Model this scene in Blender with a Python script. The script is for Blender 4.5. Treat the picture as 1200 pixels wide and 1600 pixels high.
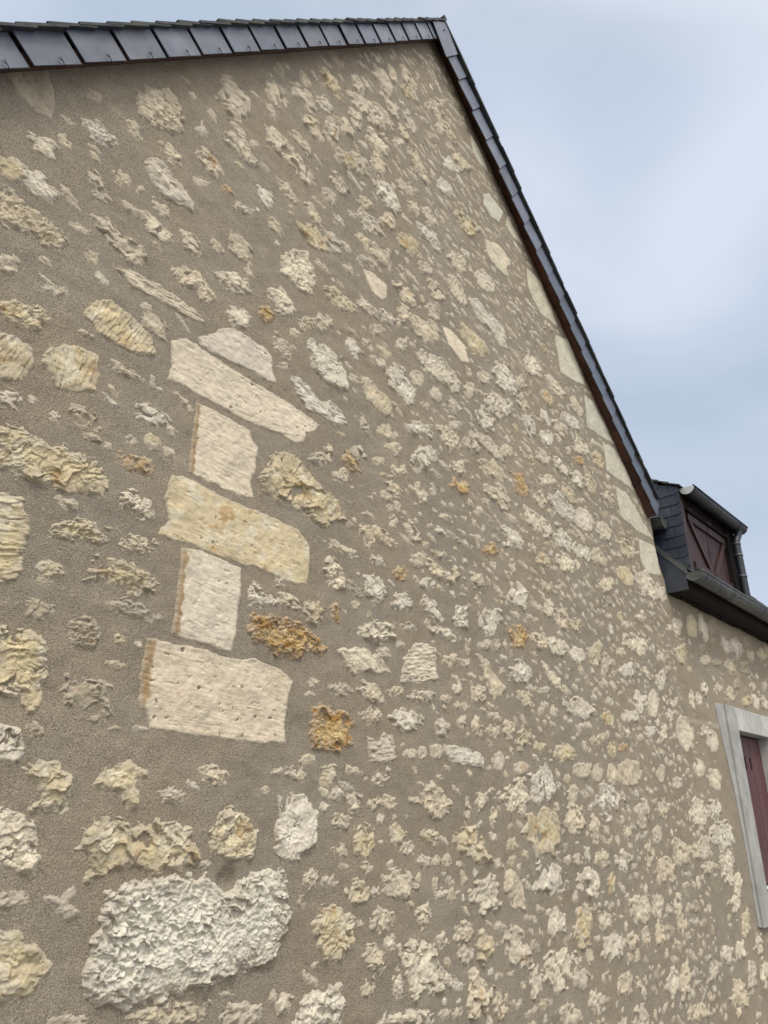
import bpy, math, random
import numpy as np
from mathutils import Matrix, Vector

for _o in list(bpy.data.objects):
    bpy.data.objects.remove(_o, do_unlink=True)
SC = bpy.context.scene
COL = SC.collection
random.seed(7)

# ------------------------------------------------------------------ camera
# phone held upright, tilted up 22.7 degrees, looking along the gable wall
PITCH = math.atan(483 / 1155.0)
HEAD = math.radians(37.9)
fh = Vector((math.cos(HEAD), math.sin(HEAD), 0))
right = Vector((math.sin(HEAD), -math.cos(HEAD), 0))
zup = Vector((0, 0, 1))
fwd = fh * math.cos(PITCH) + zup * math.sin(PITCH)
upv = -fh * math.sin(PITCH) + zup * math.cos(PITCH)
cam = bpy.data.cameras.new("camera")
camo = bpy.data.objects.new("camera", cam)
COL.objects.link(camo)
camo.matrix_world = Matrix(((right.x, upv.x, -fwd.x, 0), (right.y, upv.y, -fwd.y, 0),
                            (right.z, upv.z, -fwd.z, 0), (0, 0, 0, 1)))
cam.sensor_fit = 'VERTICAL'
cam.sensor_height = 36
cam.lens = 36 * 1155 / 1600.0
cam.clip_start = 0.05
cam.clip_end = 2000
SC.camera = camo

# ------------------------------------------------------------------ sky and sun
SUN_EL, SUN_AZ = math.radians(58), math.radians(214)     # azimuth measured clockwise from +y
sun_dir = Vector((math.sin(SUN_AZ) * math.cos(SUN_EL), math.cos(SUN_AZ) * math.cos(SUN_EL), math.sin(SUN_EL)))
W = bpy.data.worlds.new("World")
SC.world = W
W.use_nodes = True
nt = W.node_tree
nt.nodes.clear()
N = nt.nodes.new
L = nt.links.new
out = N('ShaderNodeOutputWorld')
bg = N('ShaderNodeBackground')
bg.inputs['Strength'].default_value = 0.1
sky = N('ShaderNodeTexSky')
sky.sky_type = 'NISHITA'
sky.sun_disc = False
sky.sun_elevation = SUN_EL
sky.sun_rotation = SUN_AZ
tc = N('ShaderNodeTexCoord')
noi = N('ShaderNodeTexNoise')
noi.inputs['Scale'].default_value = 2.1
noi.inputs['Detail'].default_value = 5
noi.inputs['Roughness'].default_value = 0.42
noi.inputs['Distortion'].default_value = 0.6
mp = N('ShaderNodeMapping')
mp.inputs['Location'].default_value = (0.35, 0.2, 0.1)
mp.inputs['Scale'].default_value = (1.0, 1.0, 1.5)
L(tc.outputs['Generated'], mp.inputs['Vector'])
L(mp.outputs['Vector'], noi.inputs['Vector'])
rmp = N('ShaderNodeValToRGB')
e = rmp.color_ramp.elements
e[0].position, e[0].color = 0.38, (4.35, 5.15, 6.3, 1)
e[1].position, e[1].color = 0.62, (6.2, 6.75, 7.9, 1)
L(noi.outputs['Fac'], rmp.inputs['Fac'])
# the cloud layer is brighter round the hidden sun
dot = N('ShaderNodeVectorMath'); dot.operation = 'DOT_PRODUCT'
dot.inputs[1].default_value = sun_dir
L(tc.outputs['Generated'], dot.inputs[0])
mr = N('ShaderNodeMapRange')
mr.inputs['From Min'].default_value = 0.45
mr.inputs['From Max'].default_value = 1.0
mr.inputs['To Min'].default_value = 1.0
mr.inputs['To Max'].default_value = 2.6
L(dot.outputs['Value'], mr.inputs['Value'])
mul = N('ShaderNodeVectorMath'); mul.operation = 'SCALE'
# and whiter there
warm = N('ShaderNodeMix'); warm.data_type = 'RGBA'
wr = N('ShaderNodeMapRange')
wr.inputs['From Min'].default_value = 0.4
wr.inputs['From Max'].default_value = 0.85
L(dot.outputs['Value'], wr.inputs['Value'])
L(wr.outputs['Result'], warm.inputs['Factor'])
L(rmp.outputs['Color'], warm.inputs['A'])
warm.inputs['B'].default_value = (7.6, 7.3, 6.7, 1)
L(warm.outputs['Result'], mul.inputs[0])
L(mr.outputs['Result'], mul.inputs['Scale'])
mx = N('ShaderNodeMix'); mx.data_type = 'RGBA'
mx.inputs['Factor'].default_value = 0.93
L(sky.outputs['Color'], mx.inputs['A'])
L(mul.outputs['Vector'], mx.inputs['B'])
L(mx.outputs['Result'], bg.inputs['Color'])
L(bg.outputs['Background'], out.inputs['Surface'])

sl = bpy.data.lights.new("sun", 'SUN')
sl.energy = 1.5
sl.angle = math.radians(12)
sl.color = (1.0, 0.95, 0.86)
so = bpy.data.objects.new("sun", sl)
COL.objects.link(so)
so.rotation_euler = sun_dir.to_track_quat('Z', 'Y').to_euler()

SC.view_settings.view_transform = 'Standard'
SC.view_settings.look = 'None'
SC.view_settings.gamma = 1
SC.view_settings.exposure = 0.25
SC.view_settings.use_curve_mapping = False
# ------------------------------------------------------------------ stone positions
# outlines of the big stones in wall metres: kind, wall, weight, x, z, x, z ...
POLY = [
 ('D','p','f','G',4996,1.416,1.701,1.479,1.755,1.521,1.807,1.584,1.844,1.748,1.842,1.794,1.822,1.807,1.755,1.841,1.7,1.668,1.692,1.491,1.672,1.429,1.673),
 ('D','p','f','G',14346,1.3,1.62,1.361,1.664,1.493,1.659,1.672,1.654,1.914,1.65,2.105,1.626,2.066,1.576,2.015,1.548,2.002,1.492,1.953,1.472,1.869,1.484,1.794,1.467,1.667,1.46,1.445,1.463,1.357,1.466,1.307,1.46,1.314,1.534),
 ('D','p','f','G',10903,1.44,1.43,1.581,1.435,1.704,1.427,1.717,1.39,1.75,1.367,1.751,1.282,1.734,1.212,1.753,1.151,1.698,1.135,1.552,1.135,1.441,1.142),
 ('D','y','f','G',20864,1.369,1.105,1.422,1.117,1.639,1.101,1.869,1.103,2.004,1.09,2.068,1.045,2.07,0.935,2.066,0.88,1.993,0.862,1.898,0.865,1.787,0.877,1.715,0.868,1.583,0.871,1.469,0.879,1.351,0.874,1.353,0.898,1.381,0.939,1.355,1.015),
 ('D','c','f','G',13547,1.445,0.861,1.545,0.87,1.716,0.856,1.719,0.762,1.715,0.652,1.697,0.542,1.575,0.549,1.443,0.558,1.446,0.685),
 ('D','c','f','G',29640,1.357,0.529,1.447,0.527,1.577,0.537,1.699,0.52,1.818,0.539,1.958,0.52,2.012,0.485,1.99,0.4,1.985,0.331,1.991,0.259,1.844,0.251,1.699,0.254,1.533,0.255,1.403,0.261,1.393,0.313,1.363,0.314,1.349,0.418),
 ('D','d','f','G',3790,0.551,2.258,0.674,2.39,0.685,2.369,0.725,2.279,0.728,2.199,0.686,2.18,0.605,2.203),
 ('D','y','t','G',3900,0.709,1.314,0.775,1.337,0.827,1.324,0.839,1.262,0.82,1.207,0.738,1.172),
 ('D','y','t','G',5222,0.863,1.298,0.882,1.362,0.971,1.417,1.034,1.414,1.061,1.293,0.96,1.231,0.926,1.238),
 ('D','y','t','G',6824,0.805,0.846,0.888,0.856,0.913,0.795,0.928,0.684,0.918,0.612,0.857,0.588),
 ('D','p','t','G',2672,1.05,1.782,1.101,1.817,1.182,1.82,1.281,1.82,1.371,1.817,1.443,1.785,1.378,1.761,1.304,1.761,1.205,1.757,1.111,1.753),
 ('D','w','t','G',2934,2.721,0.683,2.788,0.759,2.894,0.796,2.986,0.772,2.995,0.634,2.86,0.591,2.7,0.579),
 ('D','c','f','G',1020,3.139,2.78,3.247,2.811,3.392,2.773,3.437,2.663,3.343,2.618,3.202,2.667),
 ('D','c','f','G',922,2.387,2.696,2.457,2.723,2.598,2.73,2.598,2.642,2.552,2.592,2.458,2.596),
 ('Q','q','f','G',500,3.627,4.846,3.738,4.834,3.905,4.678,3.786,4.642,3.657,4.66),
 ('Q','q','f','G',746,3.787,4.363,3.87,4.437,4.106,4.43,4.015,4.255,3.885,4.226,3.775,4.246),
 ('Q','q','f','G',357,4.158,4.438,4.429,4.322,4.238,4.262,4.122,4.311),
 ('Q','q','f','G',833,3.759,3.91,3.856,3.956,4.006,3.943,4.125,3.805,4.021,3.753,3.835,3.762),
 ('Q','q','f','G',1624,4.441,4.12,4.704,4.146,4.952,3.827,4.601,3.758,4.428,3.9),
 ('Q','q','f','G',1720,4.867,3.708,5.135,3.816,5.41,3.492,5.209,3.416,4.902,3.359),
 ('Q','q','f','G',1269,5.367,3.374,5.562,3.397,5.943,3.132,5.613,3.082,5.351,3.054),
 ('Q','q','f','G',1434,5.674,3.051,5.976,3.094,6.378,2.805,6.028,2.788,5.673,2.76),
 ('Q','q','f','G',1685,5.832,2.679,6.111,2.717,6.71,2.447,6.244,2.388,5.86,2.406),
 ('Q','q','f','G',1252,6.266,2.322,6.701,2.38,6.757,2.1,6.375,2.021,6.232,2.102),
 ('R','g','r','G',47821,1.331,-0.19,1.389,-0.173,1.463,-0.157,1.586,-0.151,1.687,-0.16,1.712,-0.197,1.755,-0.214,1.791,-0.202,1.815,-0.174,1.881,-0.164,1.938,-0.149,1.999,-0.156,2.018,-0.209,2.041,-0.313,2.005,-0.353,1.98,-0.406,1.924,-0.424,1.799,-0.431,1.702,-0.451,1.624,-0.452,1.507,-0.459,1.439,-0.455,1.345,-0.441,1.302,-0.406,1.295,-0.362,1.314,-0.291,1.331,-0.236),
 ('R','y','r','G',12681,1.238,-0.032,1.26,0.0,1.326,0.005,1.413,-0.012,1.533,0.0,1.595,-0.036,1.636,-0.109,1.537,-0.135,1.454,-0.14,1.385,-0.107,1.321,-0.131,1.279,-0.158,1.248,-0.154,1.264,-0.103,1.221,-0.075),
 ('R','c','r','G',3732,1.006,2.594,1.043,2.679,1.13,2.757,1.173,2.745,1.215,2.675,1.223,2.585,1.159,2.549,1.082,2.512,1.029,2.513),
 ('R','p','r','G',2704,1.082,2.315,1.116,2.379,1.183,2.373,1.258,2.342,1.336,2.31,1.307,2.254,1.21,2.236,1.126,2.249),
 ('R','c','r','G',4997,0.614,1.78,0.648,1.827,0.734,1.811,0.802,1.797,0.873,1.781,0.859,1.731,0.808,1.707,0.731,1.717,0.634,1.681),
 ('R','c','r','G',2252,0.926,1.928,0.987,1.966,1.046,1.923,1.136,1.944,1.152,1.896,1.097,1.843,1.031,1.854,0.975,1.885),
 ('R','y','r','G',2603,0.69,1.406,0.752,1.456,0.819,1.479,0.871,1.457,0.834,1.399,0.797,1.377,0.738,1.377),
 ('R','c','r','G',1736,1.259,1.941,1.321,1.974,1.397,1.988,1.478,1.93,1.443,1.868,1.402,1.872,1.39,1.92,1.317,1.888,1.27,1.903),
 ('R','y','t','G',5108,0.958,1.534,0.985,1.604,1.051,1.645,1.131,1.626,1.215,1.594,1.245,1.535,1.177,1.492,1.101,1.489,1.014,1.504),
 ('R','y','r','G',11400,0.771,1.013,0.821,1.056,0.911,1.041,1.003,1.047,1.088,1.059,1.129,1.019,1.136,0.976,1.132,0.931,1.097,0.94,1.036,0.919,0.995,0.915,0.926,0.91,0.886,0.916,0.831,0.91,0.795,0.892),
 ('R','y','r','G',8965,0.881,0.474,0.97,0.482,1.028,0.488,1.048,0.363,1.048,0.285,1.019,0.274,0.994,0.313,0.917,0.295),
 ('R','y','r','G',4260,1.03,0.128,1.069,0.154,1.135,0.142,1.169,0.11,1.185,0.021,1.16,0.005,1.128,0.028,1.074,0.032,1.103,0.067),
 ('R','y','r','G',3150,1.246,0.096,1.273,0.14,1.344,0.161,1.414,0.138,1.386,0.101,1.401,0.04,1.364,0.031,1.336,0.073),
 ('R','w','r','G',5865,0.969,0.041,1.024,0.027,1.083,-0.011,1.109,-0.057,1.109,-0.131,1.051,-0.107,0.996,-0.09),
 ('R','y','r','G',4552,1.669,-0.069,1.698,0.015,1.749,0.045,1.822,0.016,1.875,-0.034,1.862,-0.111,1.766,-0.118,1.711,-0.097),
 ('R','c','r','G',1255,1.14,-0.177,1.194,-0.181,1.218,-0.164,1.23,-0.18,1.215,-0.2,1.256,-0.223,1.23,-0.235,1.182,-0.217),
 ('R','y','r','G',7117,1.028,-0.246,1.097,-0.259,1.126,-0.283,1.156,-0.307,1.196,-0.34,1.168,-0.371,1.156,-0.396,1.092,-0.396,1.057,-0.388),
 ('R','w','r','G',5306,1.971,0.089,2.045,0.085,2.105,0.082,2.177,0.017,2.155,-0.079,2.106,-0.099,2.043,-0.127,1.974,-0.105,1.965,-0.035),
 ('R','y','r','G',4600,2.152,-0.323,2.199,-0.277,2.285,-0.283,2.395,-0.344,2.39,-0.426,2.309,-0.457,2.234,-0.454,2.189,-0.405),
 ('R','c','r','G',2038,2.734,0.083,2.844,0.112,2.92,0.162,2.996,0.129,3.098,0.057,2.989,0.008,2.913,0.008,2.842,0.059),
 ('R','w','r','G',4782,2.651,-0.454,2.78,-0.435,2.892,-0.48,2.935,-0.554,3.028,-0.612,2.978,-0.65,2.818,-0.628,2.752,-0.64,2.699,-0.568),
 ('R','w','r','G',4130,2.077,-0.614,2.133,-0.538,2.211,-0.522,2.312,-0.536,2.348,-0.599,2.316,-0.66),
 ('R','c','r','G',1236,2.394,1.241,2.496,1.273,2.594,1.255,2.679,1.215,2.618,1.187,2.521,1.201,2.437,1.145,2.404,1.188),
 ('R','o','r','G',5202,1.767,0.658,1.788,0.698,1.901,0.709,1.968,0.715,2.095,0.697,2.199,0.638,2.136,0.61,2.074,0.617,2.03,0.572,1.928,0.568,1.86,0.604,1.798,0.582),
 ('R','w','r','G',2224,2.258,0.648,2.35,0.672,2.457,0.682,2.569,0.644,2.615,0.609,2.524,0.582,2.458,0.6,2.374,0.553,2.312,0.591),
 ('R','c','r','G',1222,3.366,0.812,3.45,0.806,3.524,0.742,3.655,0.674,3.612,0.617,3.52,0.589,3.449,0.664,3.422,0.727),
 ('R','o','r','G',3807,2.122,0.403,2.164,0.425,2.259,0.401,2.35,0.39,2.353,0.261,2.246,0.252,2.13,0.251),
 ('R','c','t','G',1648,2.449,0.323,2.526,0.304,2.569,0.346,2.636,0.338,2.658,0.248,2.569,0.225,2.471,0.224),
 ('R','w','t','G',1555,3.006,0.325,3.145,0.335,3.291,0.33,3.391,0.291,3.374,0.244,3.056,0.257),
 ('R','w','r','G',2520,1.81,2.375,1.887,2.46,1.971,2.508,2.03,2.414,2.027,2.305,1.964,2.258,1.879,2.275,1.816,2.288),
 ('R','y','r','G',1030,2.082,2.371,2.158,2.429,2.255,2.425,2.341,2.418,2.332,2.373,2.21,2.318,2.125,2.341),
 ('R','g','r','G',2764,1.992,2.006,2.019,2.05,2.106,2.053,2.22,2.043,2.279,1.966,2.286,1.897,2.181,1.87,2.08,1.864,2.025,1.938),
 ('R','w','t','G',2435,1.9,1.788,1.971,1.808,2.034,1.789,2.099,1.754,2.162,1.785,2.252,1.776,2.291,1.718,2.211,1.673,2.123,1.683,2.02,1.668,1.956,1.718),
 ('R','y','t','G',1575,2.379,2.024,2.439,2.047,2.516,2.03,2.623,2.006,2.649,1.912,2.543,1.893,2.416,1.907),
 ('R','w','r','G',1733,2.58,2.167,2.652,2.245,2.75,2.268,2.767,2.215,2.855,2.178,2.852,2.088,2.763,2.054,2.679,2.072,2.607,2.095),
 ('R','w','r','G',2026,2.875,2.44,2.958,2.495,3.125,2.533,3.277,2.5,3.33,2.435,3.274,2.354,3.15,2.368,3.017,2.344,2.922,2.358),
 ('R','w','r','G',1508,3.465,3.194,3.594,3.276,3.717,3.246,3.938,3.243,3.991,3.082,3.869,3.04,3.745,3.102,3.578,3.108),
 ('R','y','r','G',7672,1.781,1.252,1.83,1.371,1.9,1.414,1.976,1.414,2.037,1.378,2.119,1.333,2.268,1.293,2.292,1.239,2.229,1.204,2.169,1.149,2.128,1.157,2.009,1.191,1.917,1.188,1.81,1.193),
 ('R','p','r','G',1455,2.211,3.866,2.295,3.926,2.444,3.995,2.569,3.982,2.588,3.891,2.476,3.838,2.356,3.802,2.258,3.81),
 ('R','c','r','G',2202,1.645,3.048,1.692,3.084,1.758,3.069,1.87,3.063,1.964,3.037,2.006,2.964,1.947,2.916,1.855,2.943,1.745,2.951,1.673,2.961),
 ('R','c','r','G',612,2.309,2.878,2.372,2.925,2.483,2.917,2.569,2.888,2.512,2.848,2.401,2.836),
 ('R','w','r','G',1188,4.029,1.888,4.137,1.902,4.34,1.899,4.459,1.866,4.412,1.771,4.219,1.746,4.047,1.782),
 ('R','w','r','G',543,4.121,0.887,4.196,0.879,4.344,0.822,4.371,0.735,4.236,0.768,4.143,0.82),
]
# the other stones: kind, wall, weight, centre, two half axes (metres)
ELLI = [
 ('d','r','G',330,0.851,2.431,0.031,0.003,-0.006,-0.025),
 ('w','r','G',1696,0.888,2.286,0.077,0.011,-0.012,-0.052),
 ('y','r','G',622,1.017,2.426,0.042,-0.017,-0.014,-0.033),
 ('c','r','G',2487,1.459,3.032,0.074,-0.054,-0.062,-0.108),
 ('c','r','G',414,1.32,2.719,0.037,0.035,0.004,-0.037),
 ('w','r','G',1231,0.73,2.067,0.05,-0.008,-0.012,-0.042),
 ('c','r','G',427,0.784,2.146,0.026,-0.018,-0.011,-0.024),
 ('c','r','G',829,1.187,2.453,0.05,-0.019,-0.02,-0.043),
 ('c','r','G',188,0.901,2.178,0.023,-0.006,-0.006,-0.016),
 ('c','r','G',1055,1.372,2.563,0.064,-0.022,-0.026,-0.051),
 ('c','r','G',641,1.006,2.173,0.036,-0.004,-0.014,-0.041),
 ('c','r','G',132,1.087,2.184,0.017,0.014,0.003,-0.017),
 ('c','r','G',1036,0.932,2.071,0.045,-0.041,-0.019,-0.032),
 ('y','r','G',1507,0.653,1.906,0.042,0.004,-0.01,-0.056),
 ('w','r','G',2028,0.737,1.909,0.066,-0.013,-0.015,-0.048),
 ('c','r','G',565,1.184,2.167,0.043,-0.011,-0.014,-0.032),
 ('w','r','G',1206,1.175,2.065,0.068,-0.019,-0.019,-0.041),
 ('c','r','G',327,1.338,2.426,0.038,0.017,-0.005,-0.031),
 ('o','r','G',264,1.477,2.503,0.036,0.008,-0.009,-0.03),
 ('c','r','G',352,1.568,2.47,0.05,0.011,-0.01,-0.03),
 ('c','r','G',377,1.457,2.176,0.034,-0.014,-0.017,-0.03),
 ('c','r','G',980,1.337,2.096,0.042,-0.036,-0.03,-0.043),
 ('c','r','G',1306,1.571,2.258,0.077,-0.03,-0.031,-0.051),
 ('c','r','G',339,1.499,2.868,0.041,-0.02,-0.016,-0.029),
 ('c','r','G',220,1.349,2.831,0.027,-0.021,-0.013,-0.022),
 ('c','r','G',126,1.244,2.836,0.024,-0.003,-0.007,-0.018),
 ('w','r','G',1313,1.53,2.779,0.104,-0.012,-0.024,-0.053),
 ('c','r','G',176,1.588,2.871,0.026,0.023,0.003,-0.03),
 ('c','r','G',1174,0.704,1.565,0.039,0.009,-0.003,-0.041),
 ('c','r','G',226,0.812,1.65,0.022,0.0,-0.004,-0.016),
 ('c','r','G',691,0.866,1.567,0.044,0.014,-0.001,-0.025),
 ('y','r','G',408,0.958,1.768,0.027,0.001,-0.007,-0.029),
 ('c','r','G',352,1.115,1.87,0.03,-0.006,-0.01,-0.025),
 ('w','r','G',1272,1.558,2.069,0.077,-0.0,-0.024,-0.057),
 ('c','r','G',173,1.634,2.165,0.022,-0.018,-0.014,-0.018),
 ('w','r','G',1121,1.605,1.914,0.057,-0.009,-0.032,-0.061),
 ('c','r','G',1102,1.227,1.643,0.047,-0.034,-0.024,-0.035),
 ('c','r','G',226,1.181,1.699,0.026,-0.006,-0.008,-0.018),
 ('c','r','G',659,1.144,1.409,0.066,-0.004,-0.006,-0.019),
 ('c','r','G',226,1.248,1.416,0.015,0.008,0.004,-0.029),
 ('c','r','G',188,1.109,1.316,0.017,-0.017,-0.009,-0.01),
 ('c','r','G',1413,0.788,1.126,0.052,-0.002,-0.006,-0.032),
 ('d','r','G',1608,1.037,1.163,0.055,-0.028,-0.019,-0.035),
 ('w','r','G',1507,1.264,1.29,0.074,0.014,-0.005,-0.041),
 ('c','r','G',204,1.349,1.272,0.023,-0.017,-0.01,-0.012),
 ('o','r','G',1319,1.232,1.093,0.069,0.003,-0.007,-0.034),
 ('w','r','G',1934,1.258,0.952,0.064,-0.0,-0.011,-0.051),
 ('y','r','G',2763,1.071,0.805,0.089,0.019,0.003,-0.04),
 ('c','r','G',1407,1.273,0.822,0.074,0.003,-0.004,-0.031),
 ('y','r','G',1300,1.001,0.665,0.043,-0.004,-0.006,-0.034),
 ('y','r','G',4220,1.237,0.705,0.123,-0.005,-0.009,-0.05),
 ('d','r','G',1846,1.294,0.605,0.095,0.002,-0.002,-0.029),
 ('d','r','G',1356,0.994,0.55,0.05,0.002,0.0,-0.029),
 ('d','r','G',1809,1.145,0.51,0.031,-0.034,-0.038,-0.03),
 ('d','r','G',4019,1.19,0.328,0.079,-0.015,-0.013,-0.056),
 ('w','r','G',2989,0.977,0.18,0.046,0.003,0.011,-0.053),
 ('d','r','G',653,1.046,0.226,0.028,0.002,0.004,-0.021),
 ('d','r','G',138,1.286,0.251,0.023,0.002,0.001,-0.007),
 ('c','r','G',923,1.516,0.069,0.046,-0.018,-0.014,-0.022),
 ('c','r','G',1413,1.057,-0.179,0.049,-0.003,0.004,-0.021),
 ('y','r','G',3391,1.593,-0.506,0.131,-0.005,0.011,-0.029),
 ('c','r','G',1884,1.863,-0.549,0.08,-0.013,0.003,-0.034),
 ('c','r','G',157,1.784,-0.484,0.026,-0.004,0.001,-0.008),
 ('c','r','G',1432,1.272,-0.472,0.069,-0.012,0.003,-0.017),
 ('c','r','G',659,2.057,0.157,0.047,0.002,0.002,-0.033),
 ('y','r','G',747,2.22,0.159,0.051,0.002,0.002,-0.039),
 ('c','r','G',367,2.363,0.182,0.051,0.002,0.001,-0.022),
 ('c','r','G',518,2.543,0.158,0.064,0.002,0.0,-0.027),
 ('c','r','G',801,2.374,0.065,0.058,0.001,0.001,-0.04),
 ('c','r','G',377,2.506,0.062,0.041,0.001,0.0,-0.029),
 ('c','r','G',531,2.604,0.068,0.056,0.001,-0.0,-0.032),
 ('c','r','G',801,2.296,-0.004,0.063,-0.0,0.001,-0.034),
 ('y','r','G',1655,2.443,-0.074,0.067,-0.001,0.001,-0.071),
 ('c','r','G',449,2.304,-0.104,0.048,-0.001,0.001,-0.024),
 ('c','r','G',151,2.324,-0.157,0.029,-0.001,0.0,-0.013),
 ('c','r','G',716,2.138,-0.188,0.04,-0.002,0.002,-0.039),
 ('c','r','G',440,2.243,-0.204,0.049,-0.003,0.001,-0.021),
 ('c','r','G',311,2.464,-0.171,0.043,-0.002,0.0,-0.02),
 ('y','r','G',1319,2.419,-0.25,0.076,-0.005,0.001,-0.045),
 ('c','r','G',1193,2.569,-0.359,0.081,-0.007,-0.0,-0.041),
 ('y','r','G',754,2.664,-0.049,0.066,-0.001,-0.0,-0.039),
 ('c','r','G',490,2.743,-0.104,0.054,-0.001,-0.001,-0.032),
 ('y','r','G',612,2.905,-0.064,0.074,-0.001,-0.001,-0.033),
 ('c','r','G',2041,2.674,-0.236,0.112,-0.006,-0.001,-0.058),
 ('c','r','G',377,2.848,-0.161,0.047,-0.002,-0.001,-0.03),
 ('y','r','G',276,3.026,-0.162,0.041,-0.001,-0.002,-0.028),
 ('y','r','G',2512,3.236,-0.097,0.138,-0.086,-0.09,-0.033),
 ('c','r','G',791,2.836,-0.359,0.055,-0.005,-0.002,-0.049),
 ('y','r','G',245,3.048,-0.302,0.031,-0.002,-0.002,-0.032),
 ('c','r','G',151,3.041,-0.244,0.031,-0.002,-0.001,-0.02),
 ('c','r','G',173,2.926,-0.246,0.024,-0.001,-0.001,-0.027),
 ('w','r','G',2412,3.335,-0.316,0.138,-0.009,-0.009,-0.084),
 ('c','r','G',264,3.152,-0.237,0.032,-0.002,-0.003,-0.036),
 ('c','r','G',358,3.208,0.05,0.034,0.0,-0.004,-0.053),
 ('c','r','G',330,3.444,0.023,0.044,0.0,-0.005,-0.044),
 ('c','r','G',1281,2.51,-0.481,0.066,-0.008,0.0,-0.05),
 ('c','r','G',484,2.473,-0.568,0.041,-0.006,0.0,-0.028),
 ('c','r','G',706,2.649,-0.572,0.037,-0.005,-0.001,-0.053),
 ('c','r','G',961,3.141,-0.454,0.094,-0.009,-0.003,-0.041),
 ('c','r','G',509,2.964,-0.465,0.043,-0.004,-0.002,-0.042),
 ('y','r','G',1319,3.308,-0.525,0.083,-0.009,-0.007,-0.07),
 ('c','r','G',694,3.145,-0.532,0.067,-0.008,-0.003,-0.041),
 ('c','r','G',1174,2.028,-0.541,0.05,-0.008,0.003,-0.039),
 ('c','r','G',2763,3.236,-0.699,0.116,-0.017,-0.009,-0.094),
 ('c','r','G',989,3.441,-0.766,0.086,-0.013,-0.006,-0.051),
 ('w','r','G',1846,2.751,-0.707,0.177,-0.029,-0.001,-0.029),
 ('w','r','G',1978,3.706,0.118,0.146,0.003,-0.014,-0.094),
 ('w','r','G',2010,4.028,0.192,0.158,0.005,-0.02,-0.108),
 ('y','r','G',3266,3.983,-0.054,0.198,-0.002,-0.023,-0.127),
 ('w','r','G',2072,4.918,0.126,0.232,0.004,-0.034,-0.116),
 ('c','r','G',452,4.395,0.151,0.08,0.002,-0.013,-0.057),
 ('c','r','G',1256,4.38,0.01,0.14,0.0,-0.02,-0.087),
 ('c','r','G',678,4.67,-0.043,0.086,-0.001,-0.023,-0.086),
 ('w','r','G',2368,3.993,-0.283,0.194,-0.01,-0.017,-0.088),
 ('w','r','G',1388,4.502,-0.325,0.151,-0.008,-0.022,-0.085),
 ('c','r','G',612,4.72,-0.211,0.125,-0.004,-0.015,-0.052),
 ('w','r','G',829,5.04,-0.233,0.127,-0.005,-0.026,-0.08),
 ('y','r','G',427,4.827,-0.35,0.079,-0.004,-0.018,-0.059),
 ('c','r','G',1601,3.622,-0.326,0.096,0.001,0.025,-0.096),
 ('y','r','G',367,3.619,-0.11,0.059,-0.001,-0.005,-0.038),
 ('w','r','G',1272,4.044,-0.488,0.112,-0.01,-0.016,-0.079),
 ('y','r','G',1696,4.379,-0.533,0.15,-0.013,-0.023,-0.092),
 ('c','r','G',653,4.674,-0.536,0.12,-0.01,-0.015,-0.052),
 ('w','r','G',1356,4.746,-0.681,0.168,-0.018,-0.023,-0.076),
 ('c','r','G',471,5.05,-0.679,0.103,-0.011,-0.017,-0.05),
 ('w','r','G',1300,5.272,-0.522,0.2,-0.015,-0.03,-0.082),
 ('c','r','G',659,5.581,-0.527,0.122,-0.009,-0.032,-0.078),
 ('c','r','G',462,5.994,-0.557,0.095,-0.007,-0.039,-0.082),
 ('w','r','G',3369,4.066,-0.708,0.213,-0.027,-0.022,-0.103),
 ('c','r','G',656,4.285,-0.78,0.087,-0.012,-0.013,-0.054),
 ('c','r','G',1225,3.778,-0.725,0.085,-0.012,-0.013,-0.078),
 ('c','r','G',2261,3.621,-0.559,0.126,-0.014,-0.014,-0.095),
 ('w','r','G',835,4.451,-0.912,0.116,-0.018,-0.015,-0.054),
 ('c','r','G',857,4.855,-0.888,0.123,-0.017,-0.021,-0.064),
 ('c','r','G',1256,4.126,-0.919,0.147,-0.024,-0.012,-0.053),
 ('c','r','G',1272,5.056,-1.101,0.149,-0.025,-0.03,-0.081),
 ('c','r','G',829,5.486,0.053,0.136,0.001,-0.037,-0.099),
 ('c','r','G',518,5.957,0.079,0.155,0.002,-0.029,-0.067),
 ('c','r','G',477,5.748,-0.093,0.105,-0.001,-0.033,-0.079),
 ('c','r','G',327,5.184,-0.066,0.09,-0.001,-0.017,-0.05),
 ('c','r','G',1036,6.233,-0.21,0.223,-0.006,-0.046,-0.096),
 ('c','r','G',408,6.542,-0.218,0.161,-0.004,-0.031,-0.059),
 ('w','r','G',1206,6.775,0.063,0.278,0.002,-0.063,-0.118),
 ('w','r','N',656,0.314,0.092,0.163,0.002,-0.045,-0.098),
 ('w','r','N',1507,0.427,-0.112,0.301,-0.004,-0.058,-0.121),
 ('w','r','N',754,0.405,-0.311,0.148,-0.005,-0.057,-0.116),
 ('c','r','G',656,6.803,-0.202,0.189,-0.005,-0.05,-0.089),
 ('c','r','G',1228,5.824,-0.323,0.225,-0.01,-0.04,-0.092),
 ('c','r','G',477,5.546,-0.211,0.099,-0.003,-0.03,-0.075),
 ('c','r','G',311,6.811,-0.343,0.153,-0.006,-0.029,-0.05),
 ('w','r','N',553,0.574,-0.49,0.121,-0.007,-0.055,-0.105),
 ('w','r','N',480,0.395,-0.423,0.132,-0.006,-0.04,-0.08),
 ('w','r','N',477,0.471,-0.629,0.117,-0.008,-0.046,-0.087),
 ('y','r','N',528,0.62,-0.783,0.105,-0.009,-0.06,-0.109),
 ('w','r','G',754,5.686,-0.985,0.121,-0.016,-0.038,-0.082),
 ('c','r','G',904,5.92,-0.998,0.116,-0.016,-0.056,-0.113),
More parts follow.
